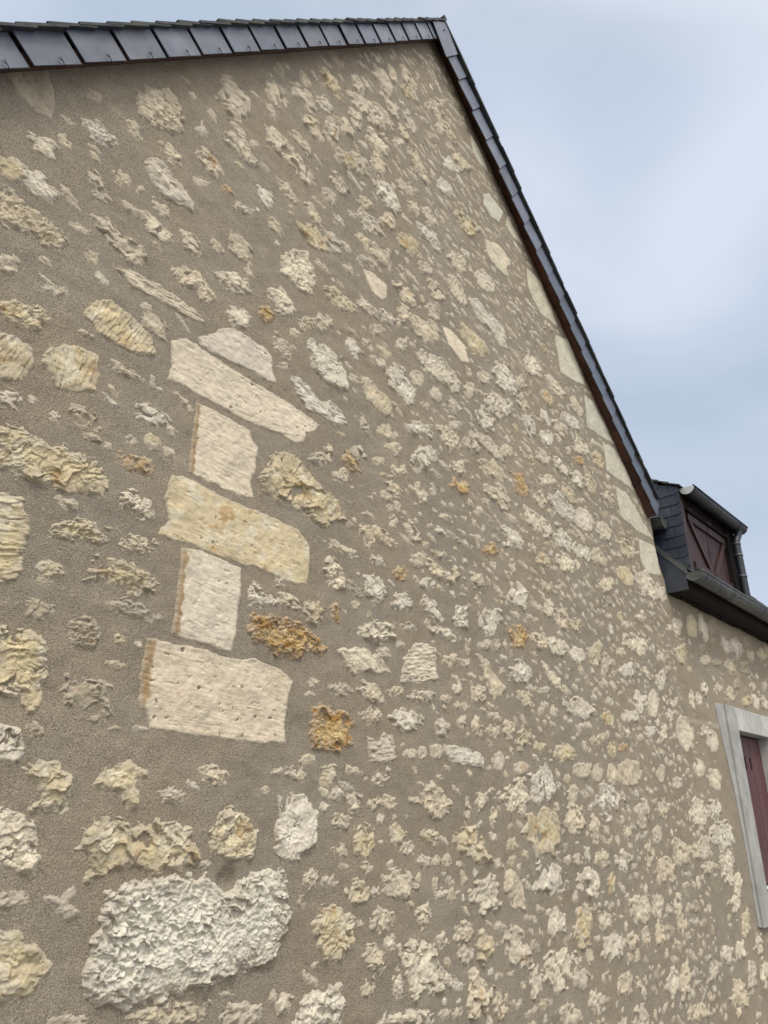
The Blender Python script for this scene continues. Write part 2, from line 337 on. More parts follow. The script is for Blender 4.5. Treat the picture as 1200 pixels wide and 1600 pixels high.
 ('w','r','N',628,0.085,-0.961,0.133,-0.014,-0.041,-0.083),
 ('w','r','N',418,0.396,-0.972,0.099,-0.011,-0.044,-0.082),
 ('c','r','G',477,6.584,-1.025,0.123,-0.015,-0.043,-0.073),
 ('w','r','N',374,0.867,-0.972,0.109,-0.011,-0.046,-0.077),
 ('w','r','N',528,0.872,-1.185,0.108,-0.013,-0.064,-0.104),
 ('c','r','N',659,0.56,-1.171,0.102,-0.013,-0.072,-0.126),
 ('c','r','N',1319,0.205,-1.277,0.186,-0.026,-0.063,-0.118),
 ('c','r','G',895,6.116,-1.221,0.255,-0.041,-0.028,-0.052),
 ('c','r','G',484,6.006,-0.679,0.095,-0.009,-0.041,-0.084),
 ('c','r','G',593,5.561,-0.695,0.108,-0.01,-0.032,-0.075),
 ('c','r','G',377,5.301,-0.687,0.089,-0.009,-0.02,-0.052),
 ('p','r','G',1495,2.23,0.962,0.032,-0.068,-0.066,-0.029),
 ('c','r','G',754,2.275,1.09,0.116,-0.005,-0.014,-0.025),
 ('c','r','G',276,2.64,1.335,0.041,0.013,-0.0,-0.037),
 ('c','r','G',597,2.798,1.333,0.051,-0.041,-0.048,-0.032),
 ('c','r','G',352,2.521,1.101,0.057,-0.006,-0.019,-0.027),
 ('w','r','G',1356,2.503,0.965,0.063,-0.055,-0.064,-0.039),
 ('o','r','G',449,2.688,1.081,0.05,-0.014,-0.036,-0.036),
 ('c','r','G',528,2.843,1.194,0.077,0.021,-0.001,-0.041),
 ('c','r','G',691,2.994,1.183,0.08,-0.037,-0.046,-0.034),
 ('c','r','G',694,3.144,1.205,0.081,0.021,-0.004,-0.061),
 ('w','r','G',449,2.922,1.088,0.073,0.018,-0.001,-0.037),
 ('c','r','G',518,3.405,1.234,0.076,-0.017,-0.052,-0.044),
 ('w','r','G',754,2.716,0.953,0.081,0.018,-0.001,-0.047),
 ('w','r','G',980,2.967,0.96,0.075,-0.048,-0.061,-0.037),
 ('w','r','G',791,3.221,0.98,0.088,0.018,-0.005,-0.062),
 ('w','r','G',1507,3.52,1.023,0.142,0.029,-0.01,-0.089),
 ('y','r','G',923,2.109,0.778,0.052,0.011,0.003,-0.055),
 ('o','r','G',480,2.236,0.799,0.036,0.008,0.002,-0.046),
 ('w','r','G',857,1.797,0.772,0.041,0.009,0.005,-0.051),
 ('c','r','G',283,1.907,0.849,0.034,0.008,0.002,-0.023),
 ('c','r','G',735,1.963,0.785,0.05,-0.019,-0.027,-0.032),
 ('w','r','G',1708,2.523,0.77,0.146,0.028,0.0,-0.049),
 ('c','r','G',286,2.76,0.839,0.062,-0.002,-0.013,-0.023),
 ('c','r','G',414,2.569,0.687,0.055,0.009,-0.0,-0.031),
 ('c','r','G',151,2.693,0.743,0.039,0.007,-0.0,-0.018),
 ('w','r','G',816,3.076,0.868,0.136,-0.01,-0.027,-0.034),
 ('c','r','G',484,3.114,0.736,0.082,0.013,-0.002,-0.035),
 ('c','r','G',226,3.253,0.751,0.05,0.008,-0.002,-0.03),
 ('c','r','G',327,3.45,0.875,0.089,0.015,-0.003,-0.028),
 ('c','r','G',612,3.365,0.604,0.083,0.01,-0.005,-0.049),
 ('c','r','G',471,3.148,0.624,0.059,0.008,-0.003,-0.047),
 ('c','r','G',226,2.124,0.495,0.032,0.004,0.001,-0.02),
 ('c','r','G',587,2.275,0.49,0.066,0.008,0.001,-0.028),
 ('c','r','G',1055,2.481,0.503,0.09,-0.021,-0.03,-0.036),
 ('c','r','G',440,2.661,0.531,0.066,0.008,-0.0,-0.028),
 ('c','r','G',597,2.858,0.533,0.098,0.012,-0.001,-0.029),
 ('c','r','G',220,3.046,0.543,0.056,0.007,-0.001,-0.021),
 ('c','r','G',132,3.158,0.526,0.041,0.005,-0.001,-0.019),
 ('c','r','G',735,2.49,0.409,0.077,0.008,0.0,-0.034),
 ('w','r','G',1658,2.731,0.414,0.115,0.011,-0.001,-0.061),
 ('c','r','G',754,3.016,0.407,0.087,0.008,-0.002,-0.044),
 ('c','r','G',286,3.182,0.449,0.041,0.004,-0.003,-0.04),
 ('c','r','G',565,3.331,0.441,0.062,0.006,-0.005,-0.057),
 ('c','r','G',414,3.503,0.434,0.08,0.007,-0.004,-0.036),
 ('c','t','G',367,2.766,0.273,0.062,0.004,-0.001,-0.024),
 ('c','t','G',301,2.85,0.281,0.04,0.003,-0.001,-0.033),
 ('c','t','G',484,2.962,0.294,0.058,0.004,-0.002,-0.039),
 ('c','t','G',587,3.531,0.283,0.073,0.004,-0.006,-0.054),
 ('c','r','G',502,3.661,0.454,0.071,0.006,-0.007,-0.054),
 ('w','r','G',1407,1.832,2.137,0.067,-0.038,-0.048,-0.062),
 ('o','r','G',659,1.744,2.015,0.05,0.031,0.004,-0.048),
 ('y','r','G',518,1.994,2.113,0.062,0.037,0.002,-0.038),
 ('c','r','G',659,2.1,2.176,0.061,0.036,0.003,-0.054),
 ('c','r','G',226,1.917,2.015,0.042,0.004,-0.011,-0.024),
 ('c','r','G',816,1.845,1.906,0.054,-0.045,-0.031,-0.034),
 ('c','r','G',151,1.86,1.812,0.03,0.016,0.001,-0.019),
 ('w','r','G',754,2.312,2.157,0.068,-0.036,-0.039,-0.043),
 ('c','r','G',942,2.54,2.89,0.111,-0.025,-0.044,-0.06),
 ('c','r','G',245,2.275,2.619,0.043,-0.012,-0.022,-0.031),
 ('c','r','G',754,2.423,2.469,0.082,-0.024,-0.04,-0.051),
 ('c','r','G',509,2.597,2.514,0.065,-0.019,-0.039,-0.048),
 ('c','r','G',603,2.757,2.632,0.062,-0.016,-0.057,-0.069),
 ('c','r','G',367,2.514,2.382,0.07,0.041,0.0,-0.036),
 ('c','r','G',286,2.431,2.235,0.043,-0.015,-0.027,-0.033),
 ('y','r','G',352,2.569,2.272,0.062,-0.011,-0.027,-0.035),
 ('w','r','G',414,2.729,2.414,0.065,0.037,-0.001,-0.051),
 ('c','r','G',1601,2.971,2.649,0.125,-0.031,-0.089,-0.101),
 ('c','r','G',829,2.778,2.779,0.095,-0.022,-0.053,-0.066),
 ('c','r','G',396,2.981,3.103,0.061,-0.011,-0.049,-0.062),
 ('c','r','G',622,3.08,2.998,0.086,-0.032,-0.054,-0.06),
 ('c','r','G',402,3.052,2.827,0.053,-0.033,-0.049,-0.049),
 ('c','r','G',402,2.875,2.263,0.055,-0.026,-0.041,-0.04),
 ('c','r','G',352,3.058,2.257,0.051,-0.024,-0.045,-0.041),
 ('c','r','G',424,3.254,2.265,0.05,-0.033,-0.057,-0.047),
 ('y','r','G',1551,3.516,2.868,0.167,-0.061,-0.092,-0.089),
 ('c','t','G',942,3.346,3.169,0.11,-0.062,-0.071,-0.072),
 ('c','r','G',754,3.363,3.417,0.106,-0.032,-0.07,-0.079),
 ('w','t','G',898,3.726,3.499,0.122,-0.014,-0.099,-0.112),
 ('p','f','G',1231,3.951,3.886,0.17,-0.01,-0.118,-0.138),
 ('w','r','G',967,2.889,1.946,0.124,0.025,-0.031,-0.065),
 ('w','r','G',1174,2.92,1.804,0.133,0.054,-0.002,-0.066),
 ('c','r','G',1130,3.17,2.015,0.1,-0.033,-0.081,-0.074),
 ('c','r','G',565,2.606,1.811,0.083,0.003,-0.027,-0.043),
 ('c','r','G',440,2.423,1.767,0.057,-0.033,-0.028,-0.026),
 ('c','r','G',424,2.648,1.738,0.061,-0.01,-0.031,-0.038),
 ('c','r','G',612,2.373,1.607,0.07,0.029,0.001,-0.044),
 ('c','r','G',220,2.529,1.618,0.05,0.02,0.0,-0.024),
 ('c','r','G',484,2.695,1.634,0.076,0.029,-0.001,-0.04),
 ('c','r','G',565,2.651,1.508,0.06,-0.026,-0.04,-0.037),
 ('c','r','G',622,2.866,1.567,0.061,-0.047,-0.046,-0.032),
 ('c','r','G',264,2.584,1.45,0.046,-0.01,-0.023,-0.026),
 ('c','r','G',502,2.101,1.458,0.065,0.026,0.002,-0.031),
 ('c','r','G',518,2.166,1.506,0.046,0.019,0.002,-0.047),
 ('o','r','G',691,2.314,1.533,0.065,-0.03,-0.034,-0.035),
 ('c','r','G',484,2.255,1.436,0.061,0.023,0.001,-0.035),
 ('o','r','G',597,3.279,1.753,0.097,-0.014,-0.047,-0.048),
 ('c','r','G',502,3.267,1.87,0.082,-0.01,-0.047,-0.05),
 ('w','r','G',1382,3.791,2.533,0.196,0.093,-0.012,-0.103),
 ('w','r','G',904,3.607,2.338,0.118,-0.032,-0.079,-0.072),
 ('c','r','G',967,3.449,2.112,0.089,-0.041,-0.091,-0.073),
 ('c','r','G',816,3.683,2.166,0.129,-0.037,-0.067,-0.057),
 ('c','r','G',1143,3.665,2.002,0.141,-0.027,-0.086,-0.076),
 ('c','r','G',1272,3.726,1.85,0.147,-0.031,-0.093,-0.078),
 ('c','r','G',565,3.632,2.659,0.111,0.001,-0.059,-0.067),
 ('w','r','G',1225,3.926,2.784,0.124,-0.07,-0.111,-0.09),
 ('c','r','G',367,3.427,2.461,0.07,0.035,-0.005,-0.063),
 ('c','r','G',327,3.252,2.135,0.092,0.041,-0.002,-0.035),
 ('c','r','G',1143,1.709,3.306,0.073,-0.029,-0.041,-0.075),
 ('c','r','G',283,1.677,3.164,0.034,-0.023,-0.02,-0.032),
 ('d','r','G',452,1.703,3.505,0.042,-0.027,-0.027,-0.048),
 ('c','r','G',1055,1.89,3.48,0.087,-0.013,-0.04,-0.076),
 ('c','r','G',565,2.044,3.582,0.06,-0.008,-0.036,-0.068),
 ('c','r','G',283,1.892,3.611,0.043,-0.015,-0.022,-0.039),
 ('y','r','G',879,2.083,3.785,0.087,-0.027,-0.041,-0.072),
 ('d','r','G',396,2.122,4.02,0.058,-0.016,-0.03,-0.054),
 ('c','r','G',553,2.322,4.024,0.066,-0.035,-0.04,-0.063),
 ('c','r','G',879,2.556,4.306,0.092,-0.044,-0.057,-0.088),
 ('c','r','G',615,2.648,4.154,0.093,-0.046,-0.041,-0.06),
 ('c','r','G',622,2.3,3.722,0.054,-0.05,-0.045,-0.063),
 ('c','r','G',747,2.556,3.997,0.14,-0.007,-0.034,-0.058),
 ('c','r','G',904,2.85,4.583,0.097,-0.078,-0.062,-0.088),
 ('y','r','G',565,2.833,4.486,0.084,0.002,-0.057,-0.098),
 ('c','r','G',339,2.657,4.459,0.061,-0.028,-0.036,-0.056),
 ('c','r','G',1036,1.971,3.335,0.086,-0.033,-0.04,-0.067),
 ('c','r','G',528,1.887,3.157,0.072,-0.015,-0.022,-0.04),
 ('c','r','G',628,2.117,3.472,0.054,-0.033,-0.043,-0.064),
 ('c','r','G',678,2.22,3.57,0.085,-0.011,-0.036,-0.063),
 ('w','r','G',1143,2.519,3.737,0.111,-0.011,-0.061,-0.1),
 ('c','r','G',622,2.335,3.429,0.095,0.014,-0.031,-0.061),
 ('y','r','G',1105,2.265,3.344,0.142,0.037,-0.032,-0.071),
 ('c','r','G',754,2.508,3.557,0.073,-0.042,-0.052,-0.071),
 ('c','r','G',283,2.719,3.914,0.068,0.062,-0.001,-0.05),
 ('c','r','G',301,2.775,4.055,0.054,-0.027,-0.037,-0.051),
 ('c','r','G',553,2.841,4.215,0.065,-0.054,-0.053,-0.071),
 ('c','r','G',301,3.197,4.62,0.063,-0.026,-0.045,-0.063),
 ('c','r','G',408,3.233,4.528,0.086,0.081,-0.005,-0.086),
 ('c','r','G',452,3.318,4.576,0.098,-0.04,-0.047,-0.063),
 ('c','r','G',339,3.118,4.637,0.1,0.099,-0.003,-0.06),
 ('c','r','G',484,3.221,4.772,0.122,0.121,-0.004,-0.075),
 ('w','r','G',1356,2.6,3.384,0.11,-0.065,-0.064,-0.082),
 ('c','r','G',308,2.761,3.592,0.046,-0.025,-0.041,-0.052),
 ('c','r','G',352,2.848,3.628,0.054,-0.016,-0.046,-0.062),
 ('c','r','G',352,2.872,3.501,0.047,-0.026,-0.049,-0.059),
 ('c','r','G',961,2.939,3.895,0.119,-0.061,-0.058,-0.075),
 ('w','r','G',678,3.258,3.977,0.107,-0.025,-0.063,-0.082),
 ('g','r','G',452,3.323,4.252,0.095,-0.001,-0.055,-0.079),
 ('c','r','G',691,3.458,4.388,0.11,0.001,-0.081,-0.115),
 ('c','r','G',760,2.182,3.124,0.074,-0.015,-0.041,-0.066),
 ('c','r','G',565,2.121,2.994,0.058,-0.013,-0.036,-0.057),
 ('c','r','G',402,2.396,3.157,0.063,-0.002,-0.031,-0.051),
 ('c','r','G',622,2.002,2.771,0.053,-0.037,-0.034,-0.045),
 ('y','r','G',1583,2.009,2.634,0.117,-0.016,-0.042,-0.07),
 ('c','r','G',898,2.148,2.695,0.074,-0.034,-0.042,-0.056),
 ('c','r','G',1143,2.442,3.045,0.102,-0.021,-0.055,-0.08),
 ('c','r','G',612,2.611,3.198,0.079,0.061,-0.0,-0.072),
 ('y','r','G',1143,2.817,3.158,0.128,-0.004,-0.062,-0.089),
 ('c','r','G',553,3.049,3.56,0.09,-0.027,-0.05,-0.063),
 ('w','r','G',1130,3.042,3.397,0.163,-0.022,-0.058,-0.076),
 ('w','r','G',829,1.688,2.63,0.053,-0.027,-0.035,-0.055),
 ('c','r','G',440,1.759,2.506,0.054,-0.017,-0.019,-0.032),
 ('c','r','G',703,1.823,2.772,0.079,-0.022,-0.024,-0.04),
 ('y','r','G',1061,3.52,3.866,0.14,-0.009,-0.094,-0.12),
 ('w','r','G',1130,3.909,2.796,0.124,-0.07,-0.102,-0.083),
 ('c','r','G',414,4.14,2.876,0.123,0.062,-0.009,-0.063),
 ('w','r','G',829,4.378,3.143,0.134,-0.04,-0.108,-0.093),
 ('c','r','G',691,4.755,3.146,0.155,-0.022,-0.104,-0.09),
 ('y','r','G',377,4.599,2.966,0.074,-0.038,-0.087,-0.064),
 ('c','r','G',452,5.148,3.157,0.12,-0.033,-0.099,-0.075),
 ('w','r','G',330,4.519,2.762,0.071,-0.038,-0.073,-0.052),
 ('w','r','G',622,4.228,2.583,0.078,-0.068,-0.087,-0.059),
 ('c','r','G',502,4.761,2.788,0.1,-0.053,-0.09,-0.062),
 ('w','r','G',565,4.99,2.947,0.165,0.007,-0.096,-0.088),
 ('w','r','G',502,4.531,2.606,0.127,-0.0,-0.081,-0.076),
 ('c','r','G',414,3.862,2.221,0.107,0.044,-0.007,-0.054),
 ('c','r','G',480,4.165,2.725,0.088,-0.031,-0.08,-0.065),
 ('w','r','G',565,5.129,2.769,0.127,-0.009,-0.128,-0.102),
 ('y','r','G',352,5.496,2.806,0.054,-0.069,-0.103,-0.055),
 ('o','r','G',198,5.097,2.636,0.083,0.0,-0.068,-0.057),
 ('c','r','G',509,4.422,2.404,0.111,-0.026,-0.08,-0.062),
 ('w','r','G',502,4.73,2.432,0.116,-0.042,-0.083,-0.057),
 ('o','r','G',760,4.025,2.038,0.072,-0.066,-0.096,-0.056),
 ('w','r','G',452,5.003,2.444,0.083,-0.045,-0.106,-0.064),
 ('w','r','G',471,4.449,2.222,0.161,0.06,-0.01,-0.054),
 ('c','r','G',509,5.269,2.492,0.119,-0.04,-0.11,-0.07),
 ('c','r','G',424,4.296,2.026,0.064,-0.04,-0.083,-0.05),
 ('w','r','G',1319,4.661,2.107,0.192,-0.05,-0.132,-0.09),
 ('c','r','G',484,4.822,2.25,0.148,-0.036,-0.07,-0.048),
 ('c','r','G',286,5.64,2.509,0.136,-0.002,-0.079,-0.059),
 ('w','t','G',967,5.052,2.117,0.135,-0.052,-0.157,-0.093),
 ('w','r','G',622,5.453,2.146,0.1,-0.055,-0.145,-0.075),
 ('w','r','G',980,4.635,1.838,0.109,-0.068,-0.131,-0.07),
 ('w','r','G',980,3.863,1.608,0.119,-0.042,-0.089,-0.062),
 ('w','r','G',735,4.946,1.829,0.122,-0.035,-0.131,-0.079),
 ('c','r','G',691,5.249,1.868,0.165,-0.028,-0.115,-0.072),
 ('y','r','G',691,5.925,2.122,0.123,-0.065,-0.164,-0.078),
 ('w','r','G',760,4.627,1.655,0.135,-0.043,-0.099,-0.06),
 ('o','r','G',553,3.582,1.457,0.121,0.034,-0.005,-0.045),
 ('y','r','G',408,4.274,1.587,0.089,-0.013,-0.069,-0.053),
 ('w','r','G',1105,3.885,1.253,0.079,-0.058,-0.119,-0.059),
 ('y','f','G',691,5.793,1.856,0.142,-0.054,-0.15,-0.073),
 ('w','r','G',1143,6.295,1.895,0.169,-0.09,-0.227,-0.096),
 ('w','r','G',377,6.676,1.908,0.032,-0.08,-0.152,-0.048),
 ('c','r','G',612,5.341,1.675,0.201,0.049,-0.021,-0.072),
 ('c','r','G',678,4.465,1.226,0.075,-0.052,-0.11,-0.048),
 ('c','r','G',518,4.296,1.263,0.104,0.023,-0.013,-0.066),
 ('o','r','G',1005,3.847,0.993,0.128,0.023,-0.011,-0.078),
 ('y','r','G',490,4.672,1.224,0.139,0.027,-0.013,-0.056),
 ('w','r','G',1055,4.358,1.025,0.161,-0.035,-0.095,-0.06),
 ('c','r','G',565,4.135,1.014,0.092,-0.038,-0.072,-0.038),
 ('w','r','G',603,4.665,1.023,0.117,-0.025,-0.09,-0.054),
 ('w','r','G',1130,3.84,0.788,0.156,0.023,-0.01,-0.067),
 ('y','r','G',816,4.976,1.087,0.15,0.025,-0.026,-0.094),
 ('c','r','G',509,5.155,1.039,0.109,0.017,-0.025,-0.086),
 ('w','r','G',1388,4.64,0.671,0.238,-0.01,-0.075,-0.072),
 ('c','r','G',641,3.886,0.639,0.11,-0.017,-0.053,-0.043),
 ('w','r','G',612,5.563,1.054,0.204,0.03,-0.022,-0.066),
 ('w','r','G',1055,5.821,1.294,0.242,-0.037,-0.154,-0.082),
 ('y','r','G',502,5.074,0.649,0.102,-0.042,-0.097,-0.037),
 ('w','r','G',565,5.534,0.708,0.213,-0.007,-0.061,-0.049),
 ('w','r','G',628,5.751,0.838,0.142,0.025,0.013,-0.093),
 ('w','t','G',754,6.038,0.856,0.152,0.017,-0.05,-0.125),
 ('w','r','G',565,6.326,1.082,0.149,0.02,-0.047,-0.112),
 ('w','t','G',1130,6.751,0.686,0.218,0.027,-0.006,-0.157),
 ('w','t','N',622,0.539,0.68,0.146,0.023,0.035,-0.117),
 ('w','r','G',283,5.878,0.633,0.144,0.012,-0.017,-0.044),
 ('o','r','G',226,5.283,0.474,0.109,0.008,-0.012,-0.035),
 ('y','r','G',895,4.341,0.383,0.134,0.009,-0.015,-0.071),
 ('c','t','G',703,4.566,0.292,0.153,0.007,-0.013,-0.053),
 ('y','r','G',694,3.823,0.424,0.097,0.008,-0.009,-0.058),
 ('y','r','G',283,4.008,0.389,0.072,0.005,-0.006,-0.035),
 ('c','t','G',490,3.777,0.264,0.094,0.005,-0.006,-0.039),
 ('c','t','G',1382,5.348,0.312,0.243,0.011,-0.032,-0.094),
 ('c','t','G',402,6.011,0.338,0.117,0.005,-0.032,-0.075),
 ('c','t','G',283,6.359,0.281,0.143,0.005,-0.023,-0.049),
 ('w','r','G',330,6.208,0.661,0.11,0.009,-0.033,-0.077),
 ('c','t','G',452,4.789,0.283,0.092,0.004,-0.017,-0.063),
 ('c','t','G',509,5.042,0.287,0.1,0.004,-0.022,-0.073),
 ('y','r','G',330,5.089,0.44,0.08,0.005,-0.019,-0.063),
 ('w','r','G',220,6.43,0.813,0.117,0.012,-0.024,-0.054),
 ('w','t','N',452,0.127,0.423,0.133,0.014,0.005,-0.082),
 ('w','t','N',628,0.463,0.347,0.157,0.02,0.032,-0.102),
 ('w','r','N',226,0.4,0.748,0.126,0.01,-0.022,-0.052),
 ('y','r','N',502,0.097,1.416,0.153,0.023,-0.038,-0.1),
 ('y','t','N',565,0.493,1.731,0.154,0.04,0.017,-0.12),
 ('w','t','N',528,0.801,1.775,0.128,0.034,0.033,-0.145),
 ('w','r','N',352,0.119,1.663,0.127,0.032,0.004,-0.083),
 ('d','r','N',301,1.086,1.839,0.155,0.037,0.0,-0.079),
 ('d','r','N',251,1.385,1.825,0.164,0.038,-0.001,-0.068),
 ('w','r','N',352,1.36,1.699,0.14,0.039,0.055,-0.092),
 ('w','r','N',424,1.695,1.726,0.194,0.047,0.025,-0.097),
 ('d','r','N',188,2.117,1.873,0.14,0.031,-0.004,-0.072),
 ('y','r','N',377,2.643,1.804,0.251,0.038,-0.059,-0.099),
 ('c','r','N',226,2.153,1.714,0.14,0.033,0.02,-0.08),
 ('c','r','N',254,0.722,1.444,0.157,0.023,-0.027,-0.06),
 ('c','r','N',339,1.39,1.464,0.178,0.045,0.041,-0.069),
 ('d','r','N',176,1.012,1.455,0.13,0.002,-0.066,-0.051),
 ('d','r','N',242,1.846,1.528,0.153,0.034,0.019,-0.071),
 ('y','r','N',396,0.119,1.396,0.139,0.021,-0.033,-0.088),
 ('c','r','N',226,0.92,1.186,0.143,0.017,-0.028,-0.059),
 ('c','r','N',286,1.245,1.174,0.134,0.027,0.021,-0.076),
 ('w','r','N',264,0.564,1.156,0.101,0.021,0.023,-0.078),
 ('w','r','N',204,0.367,1.022,0.08,0.016,0.021,-0.07),
 ('w','r','N',283,0.196,1.004,0.093,0.016,0.004,-0.083),
 ('w','r','N',245,1.998,1.186,0.133,0.025,0.022,-0.082),
 ('w','r','N',188,2.303,1.205,0.118,0.022,0.02,-0.078),
 ('y','r','N',251,1.721,1.157,0.166,0.018,-0.038,-0.07),
 ('d','r','N',113,0.691,1.558,0.105,0.017,-0.017,-0.04),
 ('d','r','N',170,1.516,1.31,0.122,0.022,-0.001,-0.058),
 ('c','r','N',132,2.006,1.343,0.133,0.017,-0.029,-0.051),
 ('c','r','N',126,2.45,1.412,0.12,0.014,-0.038,-0.062),
]
# ------------------------------------------------------------------ frames of the two walls
WALL_Y = 2.0          # plane of the gable wall
GROUND = -1.65
XH = 6.86             # where the gable wall ends and the lower house begins
ANG = math.radians(-4.7)
A_ = np.array([math.cos(ANG), math.sin(ANG), 0.0])      # along the lower house
N_ = np.array([math.sin(ANG), -math.cos(ANG), 0.0])     # out of its wall
O_ = np.array([XH, WALL_Y, 0.0])
def P2(s, o, z):
    return tuple(O_ + A_ * s + N_ * o + np.array([0, 0, z]))

# ------------------------------------------------------------------ numpy noise
def _h(ix, iy, seed):
    n = (ix.astype(np.int64) * 374761393 + iy.astype(np.int64) * 668265263 + seed * 974634777) & 0xffffffff
    n = ((n ^ (n >> 13)) * 1274126177) & 0xffffffff
    n = (n ^ (n >> 16)) & 0xffffffff
    n = (n * 2246822519) & 0xffffffff
    return ((n ^ (n >> 15)) & 0xffffff) / float(0xffffff)
def vnoise(x, y, seed=0):
    ix = np.floor(x); iy = np.floor(y); fx = x - ix; fy = y - iy
    u = fx * fx * fx * (fx * (fx * 6 - 15) + 10); v = fy * fy * fy * (fy * (fy * 6 - 15) + 10)
    r = np.zeros_like(x)
    def g(dx, dy):
        a = _h(ix + dx, iy + dy, seed) * 2 * np.pi
        return np.cos(a) * (fx - dx) + np.sin(a) * (fy - dy)
    a = g(0, 0) * (1 - u) + g(1, 0) * u
    b = g(0, 1) * (1 - u) + g(1, 1) * u
    return (a * (1 - v) + b * v) * 1.5
def fbm(x, y, seed=0, oct=4, gain=0.5):
    r = np.zeros_like(x); a = 1.0
    for k in range(oct):
        r += a * vnoise(x, y, seed + k * 17); a *= gain; x = x * 2.03 + 5.2; y = y * 2.03 + 1.7
    return r
def facets(x, y, seed=0, tilt=1.0):
    """chipped stone: every cell is a tilted plane"""
    ix = np.floor(x); iy = np.floor(y)
    best = np.full(x.shape, 9e9); val = np.zeros_like(x)
    for dx in (-1, 0, 1):
        for dy in (-1, 0, 1):
            cx = ix + dx; cy = iy + dy
            px = cx + _h(cx, cy, seed); py = cy + _h(cx, cy, seed + 5)
            d = (x - px) ** 2 + (y - py) ** 2
            gx = _h(cx, cy, seed + 9) * 2 - 1; gy = _h(cx, cy, seed + 13) * 2 - 1.3; h0 = _h(cx, cy, seed + 21) * 2 - 1
            v = h0 * 0.6 + tilt * (gx * (x - px) + gy * (y - py))
            m = d < best
            best = np.where(m, d, best); val = np.where(m, v, val)
    return val
def smooth(e0, e1, x):
    t = np.clip((x - e0) / (e1 - e0), 0, 1)
    return t * t * (3 - 2 * t)
def mortar_h(x, z, seed=3):
    """relief of the trowelled render, metres out of the wall"""
    hole = -0.022 * np.exp(-(((x - 1.757) / 0.036) ** 2 + ((z + 0.175) / 0.036) ** 2) ** 2)
    return hole + 0.007 * fbm(x * 1.6, z * 1.6, seed, 2) + 0.0042 * fbm(x * 7, z * 7, seed + 40, 3) + 0.0016 * fbm(x * 34, z * 34, seed + 60, 2)

# ------------------------------------------------------------------ meshes
class MB:
    def __init__(self):
        self.v = []; self.f = []
    def quad(self, a, b, c, d):
        n = len(self.v); self.v += [a, b, c, d]; self.f.append((n, n + 1, n + 2, n + 3))
    def poly(self, pts):
        n = len(self.v); self.v += list(pts); self.f.append(tuple(range(n, n + len(pts))))
    def hexa(self, p):
        """p: four corners of one face, then the four matching corners of the opposite one"""
        n = len(self.v); self.v += list(p)
        for q in ((0, 1, 2, 3), (7, 6, 5, 4), (0, 4, 5, 1), (1, 5, 6, 2), (2, 6, 7, 3), (3, 7, 4, 0)):
            self.f.append(tuple(n + i for i in q))
    def box(self, T, s0, s1, o0, o1, z0, z1):
        self.hexa([T(s0, o1, z0), T(s1, o1, z0), T(s1, o1, z1), T(s0, o1, z1),
                   T(s0, o0, z0), T(s1, o0, z0), T(s1, o0, z1), T(s0, o0, z1)])
    def prism(self, pts, shift):
        n = len(self.v); k = len(pts)
        self.v += list(pts) + [tuple(np.array(p) + np.array(shift)) for p in pts]
        self.f.append(tuple(range(n, n + k))); self.f.append(tuple(range(n + 2 * k - 1, n + k - 1, -1)))
        for i in range(k):
            j = (i + 1) % k
            self.f.append((n + i, n + k + i, n + k + j, n + j))
    def tube(self, pts, r, seg=12, cap=True):
        pts = [Vector(p) for p in pts]; rings = []
        for i, p in enumerate(pts):
            t = (pts[min(i + 1, len(pts) - 1)] - pts[max(i - 1, 0)]).normalized()
            a = t.cross(Vector((0.31, 0.9, 0.27))).normalized(); b = t.cross(a)
            rr = r[i] if isinstance(r, (list, tuple)) else r
            n = len(self.v)
            self.v += [tuple(p + a * math.cos(2 * math.pi * k / seg) * rr + b * math.sin(2 * math.pi * k / seg) * rr) for k in range(seg)]
            rings.append(n)
        for n0, n1 in zip(rings, rings[1:]):
            for k in range(seg):
                j = (k + 1) % seg
                self.f.append((n0 + k, n0 + j, n1 + j, n1 + k))
        if cap:
            self.f.append(tuple(rings[0] + k for k in range(seg))[::-1])
            self.f.append(tuple(rings[-1] + k for k in range(seg)))
    def build(self, name, mat, parent=None, smooth_=False, bevel=0.0):
        me = bpy.data.meshes.new(name)
        me.from_pydata([tuple(map(float, p)) for p in self.v], [], self.f)
        return link(name, me, mat, parent, smooth_, bevel)
def root_of(o):
    while o.parent: o = o.parent
    return o
def link(name, me, mat, parent=None, smooth_=False, bevel=0.0):
    import bmesh
    if bevel or len(me.polygons) < 5000:
        b = bmesh.new(); b.from_mesh(me)
        bmesh.ops.recalc_face_normals(b, faces=b.faces); b.to_mesh(me); b.free()
    me.materials.append(mat)
    if smooth_:
        me.polygons.foreach_set('use_smooth', [True] * len(me.polygons))
    o = bpy.data.objects.new(name, me); COL.objects.link(o)
    if parent:
        o.parent = parent
        o.matrix_parent_inverse = Matrix.Translation(-root_of(parent).location)
        if parent.type != 'EMPTY': o.matrix_parent_inverse = Matrix()
    if bevel:
        m = o.modifiers.new('bevel', 'BEVEL'); m.width = bevel; m.segments = 2; m.limit_method = 'ANGLE'
    return o
def thing(name, loc, label, cat, group=None):
    o = bpy.data.objects.new(name, None); COL.objects.link(o); o.location = loc
    o['label'] = label; o['category'] = cat
    if group: o['group'] = group
    return o
